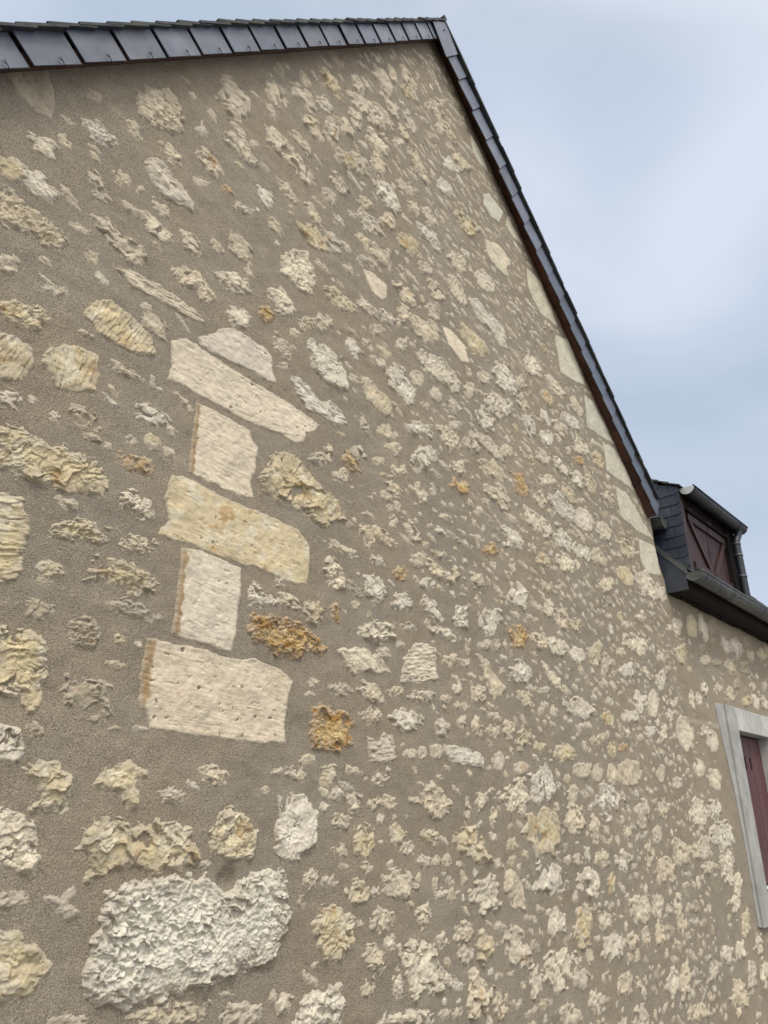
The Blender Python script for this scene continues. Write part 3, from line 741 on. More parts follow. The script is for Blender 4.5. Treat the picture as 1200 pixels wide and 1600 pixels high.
def grid_mesh(name, V, F, cols=None):
    """V (n,3) array, F (m,4) array"""
    me = bpy.data.meshes.new(name)
    me.vertices.add(len(V)); me.vertices.foreach_set('co', np.ascontiguousarray(V, dtype=np.float32).ravel())
    m = len(F)
    me.loops.add(m * 4); me.loops.foreach_set('vertex_index', np.ascontiguousarray(F, dtype=np.int32).ravel())
    me.polygons.add(m); me.polygons.foreach_set('loop_start', np.arange(0, m * 4, 4, dtype=np.int32))
    me.polygons.foreach_set('loop_total', np.full(m, 4, dtype=np.int32))
    me.update(calc_edges=True)
    if cols is not None:
        at = me.attributes.new('tone', 'FLOAT_COLOR', 'POINT')
        at.data.foreach_set('color', np.ascontiguousarray(np.concatenate([cols, np.ones((len(cols), 1))], 1), dtype=np.float32).ravel())
    me.validate()
    return me

# ------------------------------------------------------------------ materials
def new_mat(name):
    m = bpy.data.materials.new(name); m.use_nodes = True
    t = m.node_tree; b = t.nodes['Principled BSDF']
    return m, t, b
def noise(t, scale, detail=3, rough=0.55, vec=None, dist=0.0):
    n = t.nodes.new('ShaderNodeTexNoise'); n.inputs['Scale'].default_value = scale
    n.inputs['Detail'].default_value = detail; n.inputs['Roughness'].default_value = rough
    n.inputs['Distortion'].default_value = dist
    if vec: t.links.new(vec, n.inputs['Vector'])
    return n.outputs['Fac']
def objco(t, sc=(1, 1, 1), rot=(0, 0, 0)):
    c = t.nodes.new('ShaderNodeTexCoord'); m = t.nodes.new('ShaderNodeMapping')
    m.inputs['Scale'].default_value = sc; m.inputs['Rotation'].default_value = rot
    t.links.new(c.outputs['Object'], m.inputs['Vector']); return m.outputs['Vector']
def rng(t, v, a, b, lo, hi):
    n = t.nodes.new('ShaderNodeMapRange'); n.inputs['From Min'].default_value = a; n.inputs['From Max'].default_value = b
    n.inputs['To Min'].default_value = lo; n.inputs['To Max'].default_value = hi
    t.links.new(v, n.inputs['Value']); return n.outputs['Result']
def mth(t, op, a, b):
    n = t.nodes.new('ShaderNodeMath'); n.operation = op
    for i, q in enumerate((a, b)):
        if isinstance(q, (int, float)): n.inputs[i].default_value = q
        else: t.links.new(q, n.inputs[i])
    return n.outputs[0]
def mixc(t, f, a, b):
    n = t.nodes.new('ShaderNodeMix'); n.data_type = 'RGBA'
    for k, q in (('Factor', f), ('A', a), ('B', b)):
        if isinstance(q, (int, float)): n.inputs[k].default_value = q
        elif isinstance(q, tuple): n.inputs[k].default_value = (*q, 1)
        else: t.links.new(q, n.inputs[k])
    return n.outputs['Result']
def scalec(t, c, f):
    n = t.nodes.new('ShaderNodeVectorMath'); n.operation = 'SCALE'
    t.links.new(c, n.inputs[0])
    t.links.new(f, n.inputs['Scale']); return n.outputs['Vector']
def bump(t, b, h, dist, strength=1.0, prev=None):
    n = t.nodes.new('ShaderNodeBump'); n.inputs['Distance'].default_value = dist; n.inputs['Strength'].default_value = strength
    t.links.new(h, n.inputs['Height'])
    if prev: t.links.new(prev, n.inputs['Normal'])
    t.links.new(n.outputs['Normal'], b.inputs['Normal']); return n.outputs['Normal']

MORTAR = (0.325, 0.284, 0.227)
def mat_mortar(name, base=MORTAR, var=0.10):
    m, t, b = new_mat(name)
    v = objco(t)
    big = rng(t, noise(t, 1.3, 6, 0.7, v, 0.8), 0.3, 0.7, 1 - var, 1 + var)
    med = rng(t, noise(t, 14, 4, 0.6, v), 0.3, 0.7, 0.94, 1.06)
    gr = rng(t, noise(t, 240, 2, 0.7, v), 0.34, 0.66, 0.62, 1.36)
    c = mixc(t, rng(t, noise(t, 2.3, 3, 0.5, v), 0.35, 0.7, 0, 1), base, (base[0] * 1.04, base[1] * 0.985, base[2] * 0.93))
    tr = rng(t, noise(t, 1.0, 4, 0.6, objco(t, (5, 5, 22), (0, 0.5, 0)), 1.0), 0.3, 0.7, 0.94, 1.06)
    c = scalec(t, scalec(t, scalec(t, scalec(t, c, big), med), gr), tr)
    t.links.new(c, b.inputs['Base Color'])
    b.inputs['Roughness'].default_value = 0.95
    b.inputs['Specular IOR Level'].default_value = 0.15
    n1 = bump(t, b, noise(t, 50, 4, 0.6, v), 0.004, 0.7)
    bump(t, b, noise(t, 190, 3, 0.8, v), 0.007, 1.0, n1)
    return m
def mat_stone(name, flat=False):
    m, t, b = new_mat(name)
    at = t.nodes.new('ShaderNodeAttribute'); at.attribute_name = 'tone'
    v = objco(t)
    k = rng(t, noise(t, 38, 5, 0.65, v), 0.3, 0.7, 0.86, 1.10)
    g = rng(t, noise(t, 210, 2, 0.7, v), 0.3, 0.7, 0.88, 1.12)
    c = scalec(t, scalec(t, at.outputs['Color'], k), g)
    # small pits
    vo = t.nodes.new('ShaderNodeTexVoronoi'); vo.inputs['Scale'].default_value = 42 if flat else 60
    t.links.new(v, vo.inputs['Vector'])
    pit = rng(t, vo.outputs['Distance'], 0.05, 0.16, 0.0, 1.0)
    sel = rng(t, noise(t, 11, 2, 0.5, v), 0.66 if flat else 0.64, 0.72 if flat else 0.70, 0.0, 1.0)
    pitm = mth(t, 'MULTIPLY', mth(t, 'SUBTRACT', 1.0, pit), sel)
    c = mixc(t, mth(t, 'MULTIPLY', pitm, 0.55), c, (0.20, 0.16, 0.11))
    t.links.new(c, b.inputs['Base Color'])
    b.inputs['Roughness'].default_value = 0.9
    b.inputs['Specular IOR Level'].default_value = 0.2
    n1 = bump(t, b, noise(t, 70, 5, 0.7, v), 0.004 if not flat else 0.0012, 0.8)
    if flat:
        w = noise(t, 1.0, 4, 0.6, objco(t, (14, 14, 130), (0, 0.12, 0)), 0.5)
        n1 = bump(t, b, w, 0.003, 0.7, n1)
    n2 = bump(t, b, mth(t, 'SUBTRACT', 1.0, pitm), 0.003, 0.8, n1)
    bump(t, b, noise(t, 240, 2, 0.7, v), 0.0015, 0.8, n2)
    return m
def mat_plain(name, col, rough=0.6, metal=0.0, var=0.15, scale=20, bmp=0.001, bscale=60, spec=0.5, stretch=(1, 1, 1), col2=None, thr=(0.45, 0.65)):
    m, t, b = new_mat(name)
    v = objco(t, stretch)
    f = rng(t, noise(t, scale, 4, 0.6, v), 0.3, 0.7, 1 - var, 1 + var)
    base = mixc(t, rng(t, noise(t, scale * 0.45, 4, 0.6, v), thr[0], thr[1], 0, 1), col, col2 or col)
    gi = t.nodes.new('ShaderNodeNewGeometry')                # every slate or plank has its own tone
    isl = rng(t, gi.outputs['Random Per Island'], 0, 1, 0.80, 1.20)
    t.links.new(scalec(t, scalec(t, base, f), isl), b.inputs['Base Color'])
    t.links.new(rng(t, noise(t, scale * 0.7, 3, 0.5, v), 0.3, 0.7, max(0.05, rough - 0.08), min(1, rough + 0.1)), b.inputs['Roughness'])
    b.inputs['Metallic'].default_value = metal
    b.inputs['Specular IOR Level'].default_value = spec
    bump(t, b, noise(t, bscale, 4, 0.6, v), bmp, 0.8)
    return m
M_MORTAR = mat_mortar('sand render')
M_MORTAR2 = mat_mortar('sand render of lower house', (0.330, 0.288, 0.226))
M_ROUGH = mat_stone('rough limestone')
M_FLAT = mat_stone('dressed limestone', True)
M_SLATE = mat_plain('blue grey slate', (0.092, 0.110, 0.158), 0.45, 0, 0.22, 9, 0.0015, 30, 0.6, (1, 1, 1), (0.125, 0.14, 0.182))
M_SLATE_D = mat_plain('dark cheek slate', (0.028, 0.037, 0.056), 0.5, 0, 0.18, 8, 0.002, 35, 0.45, (1, 1, 1), (0.045, 0.052, 0.068))
M_ROOF = mat_plain('weathered roof slate', (0.035, 0.038, 0.045), 0.65, 0, 0.3, 12, 0.004, 40, 0.35, (1, 1, 1), (0.055, 0.062, 0.045))
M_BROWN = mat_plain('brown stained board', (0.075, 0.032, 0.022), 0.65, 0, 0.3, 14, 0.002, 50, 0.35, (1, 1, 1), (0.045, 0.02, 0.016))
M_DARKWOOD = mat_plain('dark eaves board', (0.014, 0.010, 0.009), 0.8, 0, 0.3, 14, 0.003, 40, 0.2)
M_SHUT = mat_plain('dark red paint', (0.036, 0.015, 0.015), 0.55, 0, 0.22, 18, 0.0015, 60, 0.4, (3, 3, 0.5), (0.052, 0.023, 0.021))
M_SHUT2 = mat_plain('plum red paint', (0.090, 0.037, 0.042), 0.55, 0, 0.15, 18, 0.001, 60, 0.35, (3, 3, 0.5), (0.115, 0.05, 0.055))
M_ZINC = mat_plain('dull zinc', (0.115, 0.125, 0.125), 0.5, 0.55, 0.2, 7, 0.0008, 40, 0.5, (1, 1, 1), (0.08, 0.088, 0.092))
M_ZINC_D = mat_plain('dark patinated zinc', (0.028, 0.034, 0.042), 0.42, 0.3, 0.25, 7, 0.0008, 40, 0.5, (1, 1, 1), (0.026, 0.031, 0.040))
M_ZINC_LIT = mat_plain('zinc painted as lit', (0.55, 0.56, 0.55), 0.45, 0.3, 0.15, 12, 0.0008, 40, 0.5)  # pale colour stands in for light falling on the dormer gutter's end caps
M_CEMENT = mat_plain('grey cement surround', (0.37, 0.37, 0.36), 0.9, 0, 0.20, 6, 0.002, 90, 0.2, (1, 1, 1), (0.44, 0.43, 0.41))
M_WHITE = mat_plain('white paint', (0.72, 0.72, 0.70), 0.5, 0, 0.06, 10, 0.0005, 60, 0.4)
M_GROUND = mat_plain('gravel', (0.20, 0.185, 0.16), 0.95, 0, 0.35, 40, 0.02, 60, 0.2, (1, 1, 1), (0.26, 0.24, 0.21))
M_STEEL = mat_plain('hook wire', (0.02, 0.02, 0.025), 0.5, 0.5, 0.1, 10, 0.0003, 60)

# ------------------------------------------------------------------ ground
g = MB(); g.quad((-400, -400, GROUND), (400, -400, GROUND), (400, 400, GROUND), (-400, 400, GROUND))
go = g.build('ground', M_GROUND); go['kind'] = 'structure'

# ------------------------------------------------------------------ the two houses
HOUSE = thing('gabled_house', (3.2, WALL_Y, GROUND), 'tall stone house with steep slate gable, cream rubble stones set in brown render', 'house')
LOWER = thing('lower_house', P2(1.2, 0, GROUND), 'lower stone house on the right with zinc gutter, slate dormer and red shutters', 'house')

LW = lambda x: 1.582 + 1.191 * x          # left rake line on the wall
RW = lambda x: 7.906 - 0.797 * x          # right rake line on the wall
def spaced(a, b, h0, ref, k):
    r = [a]
    while r[-1] < b: r.append(r[-1] + h0 * max(1.0, (abs(r[-1]) + 0.5) / ref) ** k)
    r[-1] = b
    return np.array(r)
def corner_x(z):                           # the render rounds off near the top of the corner
    return XH - 0.17 * smooth(1.93, 2.45, z)
def surface(xs, zs, T, hfun, keep, name, mat, parent):
    X, Z = np.meshgrid(xs, zs); sh = X.shape
    X = X.ravel(); Z = Z.ravel()
    H = hfun(X, Z); V = T(X, Z, H)
    idx = np.arange(len(X)).reshape(sh)
    F = np.stack([idx[:-1, :-1], idx[:-1, 1:], idx[1:, 1:], idx[1:, :-1]], -1).reshape(-1, 4)
    cx = (X[F[:, 0]] + X[F[:, 2]]) / 2; cz = (Z[F[:, 0]] + Z[F[:, 2]]) / 2
    F = F[keep(cx, cz)]
    used = np.unique(F); rm = np.zeros(len(X), int); rm[used] = np.arange(len(used))
    me = grid_mesh(name, V[used], rm[F])
    return link(name, me, mat, parent, True)
def TG(x, z, h):
    a = np.stack([np.minimum(x, corner_x(z)), WALL_Y - h, z], 1)
    over = (x > XH) & (z < 1.9)                # a stone that laps round the inner corner
    return np.where(over[:, None], O_[None] + A_[None] * (x - XH)[:, None] + N_[None] * h[:, None] + np.array([0, 0, 1.0])[None] * z[:, None], a)
def TN(s, z, h):
    return O_[None] + A_[None] * s[:, None] + N_[None] * h[:, None] + np.array([0, 0, 1.0])[None] * z[:, None]
xs = spaced(-0.6, XH, 0.010, 2.2, 1.0)
zs = spaced(GROUND - 0.05, 5.5, 0.013, 3.0, 0.6)
GABLE = surface(xs, zs, TG, mortar_h, lambda x, z: (z < LW(x) + 0.05) & (z < RW(x) + 0.05), 'gable_wall', M_MORTAR, HOUSE)
HOLE = (1.21, 2.15, -0.60, 0.82)
ss = np.unique(np.concatenate([spaced(0, 5.5, 0.03, 9, 1), [HOLE[0], HOLE[1]]]))
z2 = np.unique(np.concatenate([spaced(GROUND - 0.05, 2.05, 0.03, 9, 1), [HOLE[2], HOLE[3]]]))
def lower_h(s, z):
    k = smooth(0.0, 0.25, s)
    return 0.8 * mortar_h(s + 20, z, 3) * k + mortar_h(s + XH, z) * (1 - k)
FRONT = surface(ss, z2, TN, lower_h, lambda s, z: ~((s > HOLE[0]) & (s < HOLE[1]) & (z > HOLE[2]) & (z < HOLE[3])), 'front_wall', M_MORTAR2, LOWER)

# ------------------------------------------------------------------ stones
TONE = dict(c=(0.575, 0.50, 0.385), y=(0.535, 0.455, 0.305), w=(0.645, 0.585, 0.475), p=(0.61, 0.54, 0.435), o=(0.50, 0.38, 0.20),
            d=(0.37, 0.32, 0.24), g=(0.68, 0.635, 0.525), q=(0.56, 0.53, 0.425))
OCHRE = np.array((0.36, 0.18, 0.04)); MORT = np.array(MORTAR) * 1.25
def poly_sdf(pts, x, z):
    n = len(pts); d = np.full(x.shape, 9e9); ins = np.zeros(x.shape, bool)
    for i in range(n):
        ax, az = pts[i - 1]; bx, bz = pts[i]
        ex, ez = bx - ax, bz - az
        t = np.clip(((x - ax) * ex + (z - az) * ez) / (ex * ex + ez * ez + 1e-12), 0, 1)
        d = np.minimum(d, (x - ax - t * ex) ** 2 + (z - az - t * ez) ** 2)
        c = ((az > z) != (bz > z)) & (x < (bx - ax) * (z - az) / (bz - az + 1e-12) + ax)
        ins ^= c
    return np.sqrt(d) * np.where(ins, 1, -1)
def stone_arrays(kind, wall, shape, seed, fine=1.0, margin=0.0):
    """height field of one stone; its rim dives under the render, so the two surfaces cut its outline"""
    rs = np.random.RandomState(seed)
    col, tex = kind[0], kind[1]
    if shape[0] == 'poly':
        pts = shape[1]; a = np.array(pts); lo = a.min(0); hi = a.max(0)
        x0, z0 = pts[-1]; area = abs(sum(pts[i - 1][0] * pts[i][1] - pts[i][0] * pts[i - 1][1] for i in range(len(pts)))) / 2
    else:
        c, U, V = map(np.array, shape[1:]); ext = np.sqrt(U ** 2 + V ** 2) * 1.35
        lo = c - ext; hi = c + ext; area = abs(U[0] * V[1] - U[1] * V[0]) * math.pi
    R = math.sqrt(area)
    m = min(0.02, 0.25 * R)
    lo = lo - m; hi = hi + m
    cen = (lo + hi) / 2
    p0 = np.array([cen[0], WALL_Y, cen[1]]) if wall == 'G' else O_ + A_ * cen[0] + np.array([0, 0, cen[1]])
    dist = np.linalg.norm(p0)
    h = (max(0.0021, 0.00095 * dist) if dist < 3.6 and R > 0.06 else max(0.0027, 0.00125 * dist)) * fine
    h = min(h, R / 7)
    xs = np.arange(lo[0], hi[0] + h, h); zs = np.arange(lo[1], hi[1] + h, h)
    X, Z = np.meshgrid(xs, zs); sh = X.shape; X = X.ravel(); Z = Z.ravel()
    k = min(1.0, R / 0.12)
    if shape[0] == 'poly':
        d = poly_sdf(pts, X, Z)
        amp = {'f': 0.005, 't': 0.010, 'r': 0.019}[tex]
        am = amp * min(1.0, R / 0.2)
        d = d + am * (0.5 * facets(X / 0.05, Z / 0.035, seed + 50, 1.0) + 0.75 * fbm(X / 0.05, Z / 0.035, seed, 4)) + (0.003 if tex == 'r' else 0.001)
    else:
        det = U[0] * V[1] - U[1] * V[0]
        u = ((X - c[0]) * V[1] - (Z - c[1]) * V[0]) / det; v = (-(X - c[0]) * U[1] + (Z - c[1]) * U[0]) / det
        th = np.arctan2(v, u); r = np.sqrt(u * u + v * v)
        rad = np.ones_like(r)
        wob = 0.4 if tex in 'ft' else 1.0
        for q in range(2, 8):
            rad += wob * 0.22 / (q ** 0.9) * rs.uniform(-1, 1) * np.cos(q * th + rs.uniform(0, 6.28))
        minor = 0.8 * abs(det) / max(np.hypot(*U), np.hypot(*V))
        d = (rad - r) * minor
        d = d + wob * minor * (0.26 * facets(X / (1.1 * minor + 0.006), Z / (0.6 * minor + 0.004), seed + 50, 1.0) + 0.22 * fbm(X / (1.0 * minor + 0.008), Z / (0.55 * minor + 0.006), seed, 3)) - 0.05 * minor
    ew = min(0.013 if tex == 'r' else 0.007, 0.24 * R)
    e_ = np.clip(d / ew, -1.6, 1.0)
    inside = smooth(-0.2, 1.0, e_)
    if tex == 'r':
        style = 'chip' if seed == 125 else rs.choice(['chip', 'rugged', 'layer', 'worn'], p=[0.38, 0.28, 0.20, 0.14])
        A = min(0.013, 0.085 * R + 0.0018)
        if cen[1] > 1.6 or cen[0] > 3.5: A *= 0.72           # flatter faces higher up
        s1 = max(0.012, min(0.050, 0.36 * R)) * rs.uniform(0.8, 1.25); s2 = max(0.38 * s1, 2.2 * h)
        if seed == 125: s1, s2 = 0.030, 0.013
        wx = 0.5 * s1 * vnoise(X / s1, Z / s1, seed + 71); wz = 0.5 * s1 * vnoise(X / s1 + 9, Z / s1, seed + 72)
        an = rs.uniform(-0.3, 1.0); ca, sa = math.cos(an), math.sin(an)
        xr = (X + wx) * ca + (Z + wz) * sa; zr = -(X + wx) * sa + (Z + wz) * ca
        big = fbm(X / (0.5 * R + .02), Z / (0.35 * R + .02), seed + 8, 3)
        f1 = facets(xr / (s1 * 1.4), zr / s1, seed, 1.4)
        f2 = facets(xr / (s2 * 1.3), zr / (s2 * 0.85), seed + 3, 1.4)
        rough = fbm(X / (0.6 * s1), Z / (0.6 * s1), seed + 7, 5, 0.68)
        act = smooth(-0.35, 0.35, fbm(X / (0.4 * R + .015), Z / (0.4 * R + .015), seed + 44, 2))      # busy and quiet parts
        if style == 'chip': rel = 0.75 * f1 + 0.30 * f2 * act + 0.16 * rough + 0.35 * big
        elif style == 'rugged': rel = 0.30 * f1 + 0.40 * f2 * (0.4 + 0.6 * act) + 0.50 * rough + 0.40 * big
        elif style == 'layer':
            lay = zr / (s1 * 0.55) + 0.3 * vnoise(xr / (2.5 * s1), zr / (1.5 * s1), seed + 61)
            saw = lay - np.floor(lay)
            rel = 0.28 * (0.5 - saw) * act + 0.50 * f1 + 0.22 * f2 + 0.25 * rough * (0.3 + act) + 0.40 * big
        else: rel = 0.25 * f1 + 0.14 * f2 * act + 0.20 * rough + 0.65 * big
        pits = smooth(0.45, 0.75, vnoise(X / 0.011, Z / 0.011, seed + 33)) * act
        rel = rel - 0.45 * pits
        if seed == 125: rel = np.maximum(0.50 * f1 * (0.5 + act) + 0.34 * f2 * (0.25 + act) + 0.30 * rough + 0.35 * big, -0.75) + 0.35
        H = A * rel * np.clip(0.30 + 0.70 * inside, 0, 1) + np.minimum(0, e_) * (A * 0.5 + 0.003) + inside * (0.52 * A + 0.0008)
    elif tex == 't':
        an = rs.choice([0.15, 1.25, 1.45]) + rs.uniform(-.15, .15); ca, sa = math.cos(an), math.sin(an)
        xr = X * ca + Z * sa; zr = -X * sa + Z * ca
        g1 = max(0.010, 2.5 * h)
        rel = facets(xr / (g1 * 4.5), zr / g1, seed, 0.9)
        H = 0.0035 * rel + 0.004 * fbm(X / 0.07, Z / 0.07, seed + 7, 4) + np.minimum(0, e_) * 0.007 + inside * 0.004
    else:
        H = 0.0035 * inside + np.minimum(0, e_) * 0.006 + 0.0012 * fbm(X / 0.08, Z / 0.08, seed, 4)
        zr = Z * 0.99 - X * 0.1 * rs.uniform(-1, 1)
        H += 0.0008 * vnoise(X / 0.07 + vnoise(X / .1, Z / .1, seed), zr / max(0.010, 2.2 * h), seed + 2) * inside * (0.4 + smooth(-.3, .3, fbm(X / .12, Z / .12, seed + 4, 2)))
        H -= 0.0022 * smooth(0.45, 0.8, fbm(X / 0.05, Z / 0.03, seed + 6, 4)) * inside
        pit = vnoise(X / 0.026, Z / 0.022, seed + 31) - 0.12 * (rs.rand() < 0.6); H -= 0.006 * smooth(0.62, 0.8, pit) * inside
    H = H + (mortar_h(X, Z) if wall == 'G' else 0.8 * mortar_h(X + 20, Z, 3))
    # natural colour of the stone
    role_flat = tex == 'f' and col in 'cpy'
    base = np.array(TONE[col]) * (1 + 0.07 * rs.uniform(-1, 1)) * (1 + np.array([0.02, 0, -0.05]) * rs.uniform(-1, 1.3))
    if role_flat: base = base * (np.array([1.09, 1.085, 1.09]) if col != 'y' else np.array([1.08, 1.06, 1.02]))
    C = base[None] * (1 + 0.10 * fbm(X / 0.09, Z / 0.09, seed + 90, 3))[:, None]
    thr = {'y': 0.38, 'c': 0.62, 'o': -0.15, 'd': 0.6, 'p': 0.9, 'w': 0.8, 'g': 0.9, 'q': 0.9}[col]
    st = smooth(thr, thr + 0.30, fbm(X / 0.11 + 3, Z / 0.11, seed + 91, 4)) * (0.3 if col == 'o' else (0.15 if tex == 'f' and col != 'y' else 0.5))
    st = st * (1 - 0.6 * smooth(0.0, 0.4, fbm(X / 0.05, Z / 0.05, seed + 95, 3)))
    C = C * (1 - st[:, None]) + OCHRE[None] * (1 + 0.25 * fbm(X / 0.03, Z / 0.03, seed + 92, 2))[:, None] * st[:, None]
    if col == 'o':                              # rust soaks in from the rim
        st2 = smooth(0.1, 0.9, 1.0 - d / (0.28 * R) + 0.9 * fbm(X / 0.05, Z / 0.05, seed + 97, 4)) * 0.92
        C = C * (1 - st2[:, None]) + (OCHRE[None] * (1 + 0.5 * fbm(X / 0.025, Z / 0.025, seed + 98, 3))[:, None]) * st2[:, None]
    if col == 'y':
        wh = smooth(0.2, 0.5, fbm(X / 0.10 + 30, Z / 0.10, seed + 93, 4)) * 0.6
        C = C * (1 - wh[:, None]) + np.array((0.66, 0.61, 0.48))[None] * wh[:, None]
    if margin:                                  # brown weathering along the left arris
        xl = lo[0] + m + 0.012 * fbm(Z / 0.05, Z / 0.05 + 3, seed + 96, 2)
        bm_ = (1 - smooth(margin * 0.75, margin * 1.1, X - xl)) * 0.9
        C = C * (1 - bm_[:, None]) + np.array((0.34, 0.235, 0.125))[None] * bm_[:, None]
    # render smeared over the rim
    nz = fbm(X / 0.02, Z / 0.02, seed + 94, 3)
    dus = (1 - smooth(0.2, 1.6, d / (ew * 1.4) + 0.5 * nz)) * 0.65
    if tex != 'f':                               # thin render film, thickest near the edge
        film = 1 - smooth(0.05, 1.0, d / (0.24 * R) + 0.55 * nz + 0.35 * fbm(X / (0.5 * R), Z / (0.5 * R), seed + 99, 2))
        dus = np.maximum(dus, film * 0.62)
    C = C * (1 - dus[:, None]) + MORT[None] * dus[:, None]
    C = np.clip(C, 0.02, 0.78)
    V = TG(X, Z, H) if wall == 'G' else TN(X, Z, H)
    idx = np.arange(len(X)).reshape(sh)
    F = np.stack([idx[:-1, :-1], idx[:-1, 1:], idx[1:, 1:], idx[1:, :-1]], -1).reshape(-1, 4)
    F = F[(e_[F] > -1.3).any(1)]
    if wall == 'G' and cen[0] > 2.5: F = F[(Z[F] < RW(X[F]) + 0.02).all(1)]
    if wall == 'G' and cen[0] < 2.5: F = F[(Z[F] < LW(X[F]) + 0.02).all(1)]
    if len(F) == 0: return None
    used = np.unique(F); rm = np.zeros(len(X), int); rm[used] = np.arange(len(used))
    return V[used], rm[F], C[used]
def put(name, arr, flat, parent, label=None):
    me = grid_mesh(name, *arr)
    o = link(name, me, M_FLAT if flat else M_ROUGH, parent, flat)
    if label: o['label'] = label
    return o
def merge(lst):
    n = 0; V = []; F = []; C = []
    for v, f, c in lst:
        V.append(v); F.append(f + n); C.append(c); n += len(v)
    return np.concatenate(V), np.concatenate(F), np.concatenate(C)

allst = []      # (weight, kind, wall, shape, role, seed)
seed = 100
for r in POLY:
    seed += 1
    p = list(zip(r[5::2], r[6::2]))
    allst.append((r[4], r[1] + r[2], r[3], ('poly', p), r[0], seed))
for r in ELLI:
    seed += 1
    allst.append((r[3], r[0] + r[1], r[2], ('ell', (r[4], r[5]), (r[6], r[7]), (r[8], r[9])), 'R', seed))
CLS = {'o': 'rusty orange stone', 'g': 'grey white stone'}
small = {'G': [], 'N': []}
rub = sorted([a for a in allst if a[4] == 'R' and a[2] == 'G'], key=lambda a: -a[0])
keep = set(a[5] for a in rub[:100])
keepN = set(a[5] for a in sorted([a for a in allst if a[2] == 'N'], key=lambda a: -a[0])[:45])
MARGIN = {103: 0.022, 105: 0.028, 106: 0.042}
for w, kind, wall, shape, role, sd in allst:
    arr = stone_arrays(kind, wall, shape, sd, 1.0, MARGIN.get(sd, 0.0))
    if arr is None: continue
    par = GABLE if wall == 'G' else FRONT
    if role == 'D': put('dressed_stone', arr, True, par)
    elif role == 'Q': put('rake_stone', arr, True, par)
    elif sd in keep or sd in keepN: put('rubble_stone', arr, kind[1] == 'f', par, CLS.get(kind[0]))
    else: small[wall].append(arr)
# the crowd of small stones between them
rs = np.random.RandomState(11)
occ = []
for w, kind, wall, shape, role, sd in allst:
    if shape[0] == 'poly':
        a = np.array(shape[1]); c = a.mean(0); occ.append((wall, ('p', shape[1]), a.min(0) - .03, a.max(0) + .03))
    else:
        c = np.array(shape[1]); e2 = np.sqrt(np.array(shape[2]) ** 2 + np.array(shape[3]) ** 2)
        occ.append((wall, ('e', shape), c - e2, c + e2))
def is_free(wall, x, z, r):
    for w, sh, lo, hi in occ:
        if w != wall or x < lo[0] - r or x > hi[0] + r or z < lo[1] - r or z > hi[1] + r: continue
        if sh[0] == 'p':
            if poly_sdf(sh[1], np.array([x]), np.array([z]))[0] > -(r + 0.012): return False
        elif sh[0] == 'c':
            if math.hypot(x - sh[1][0], z - sh[1][1]) < r + sh[1][2] + 0.006: return False
        else:
            _, c, U, V = sh[1]; det = U[0] * V[1] - U[1] * V[0]
            u = ((x - c[0]) * V[1] - (z - c[1]) * V[0]) / det; v = (-(x - c[0]) * U[1] + (z - c[1]) * U[0]) / det
            q = math.hypot(u, v); minor = abs(det) / max(math.hypot(*U), math.hypot(*V))
            if (q - 1) * minor < r * 0.8 + 0.008: return False
    return True
def scatter(wall, n, x0, x1, z0, z1, ok, dens):
    for _ in range(n):
        x = rs.uniform(x0, x1); z = rs.uniform(z0, z1); r = (0.011 + 0.036 * rs.beta(1.3, 2.2)) * (1 + 0.25 * smooth(3.0, 5.5, np.float64(x)))
        if rs.rand() > dens(x, z) or not ok(x, z, r) or not is_free(wall, x, z, r): continue
        occ.append((wall, ('c', (x, z, r)), np.array((x - r, z - r)), np.array((x + r, z + r))))
        an = rs.uniform(-0.5, 0.35); el = rs.uniform(1.0, 2.2)
        U = (r * el * math.cos(an), r * el * math.sin(an)); V = (-r * math.sin(an) / el ** .5, r * math.cos(an) / el ** .5)
        arr = stone_arrays(rs.choice(['c', 'c', 'c', 'w', 'w', 'y', 'd', 'p']) + 'r', wall, ('ell', (x, z), U, V), int(rs.randint(1e6)))
        if arr is not None: small[wall].append(arr)
scatter('G', 16000, 0.4, 6.8, GROUND, 5.2, lambda x, z, r: z + r < LW(x) - 0.05 and z + r < RW(x) - 0.05 and x + r < XH - 0.05 - (0.17 if z > 1.9 else 0),
        lambda x, z: min(1.0, 0.17 + 0.83 * smooth(1.5, 3.7, np.float64(x)) * 1.0))
scatter('N', 1500, 0.02, 5.2, GROUND, 1.85, lambda s, z, r: not (0.66 < s + r and s - r < 2.5 and -0.9 < z + r and z - r < 1.08), lambda x, z: 0.8)
for wl, par in (('G', GABLE), ('N', FRONT)):
    o = put('small_rubble', merge(small[wl]), False, par); o['kind'] = 'stuff'

# ------------------------------------------------------------------ gabled house: roof and verge
def wallxz(x, y, z): return (x, y, z)
mb = MB()                                                   # plain walls that close the house behind the gable
xa, xb, yb = -0.6, 6.66, 8.0
mb.quad((xa, 2.03, GROUND), (xa, yb, GROUND), (xa, yb, LW(xa)), (xa, 2.03, LW(xa)))
mb.quad((xb, 2.03, GROUND), (xb, yb, GROUND), (xb, yb, RW(xb)), (xb, 2.03, RW(xb)))
mb.poly([(xa, yb, GROUND), (xb, yb, GROUND), (xb, yb, RW(xb)), (3.18, yb, 5.36), (xa, yb, LW(xa))])
mb.build('side_wall', M_MORTAR, HOUSE)
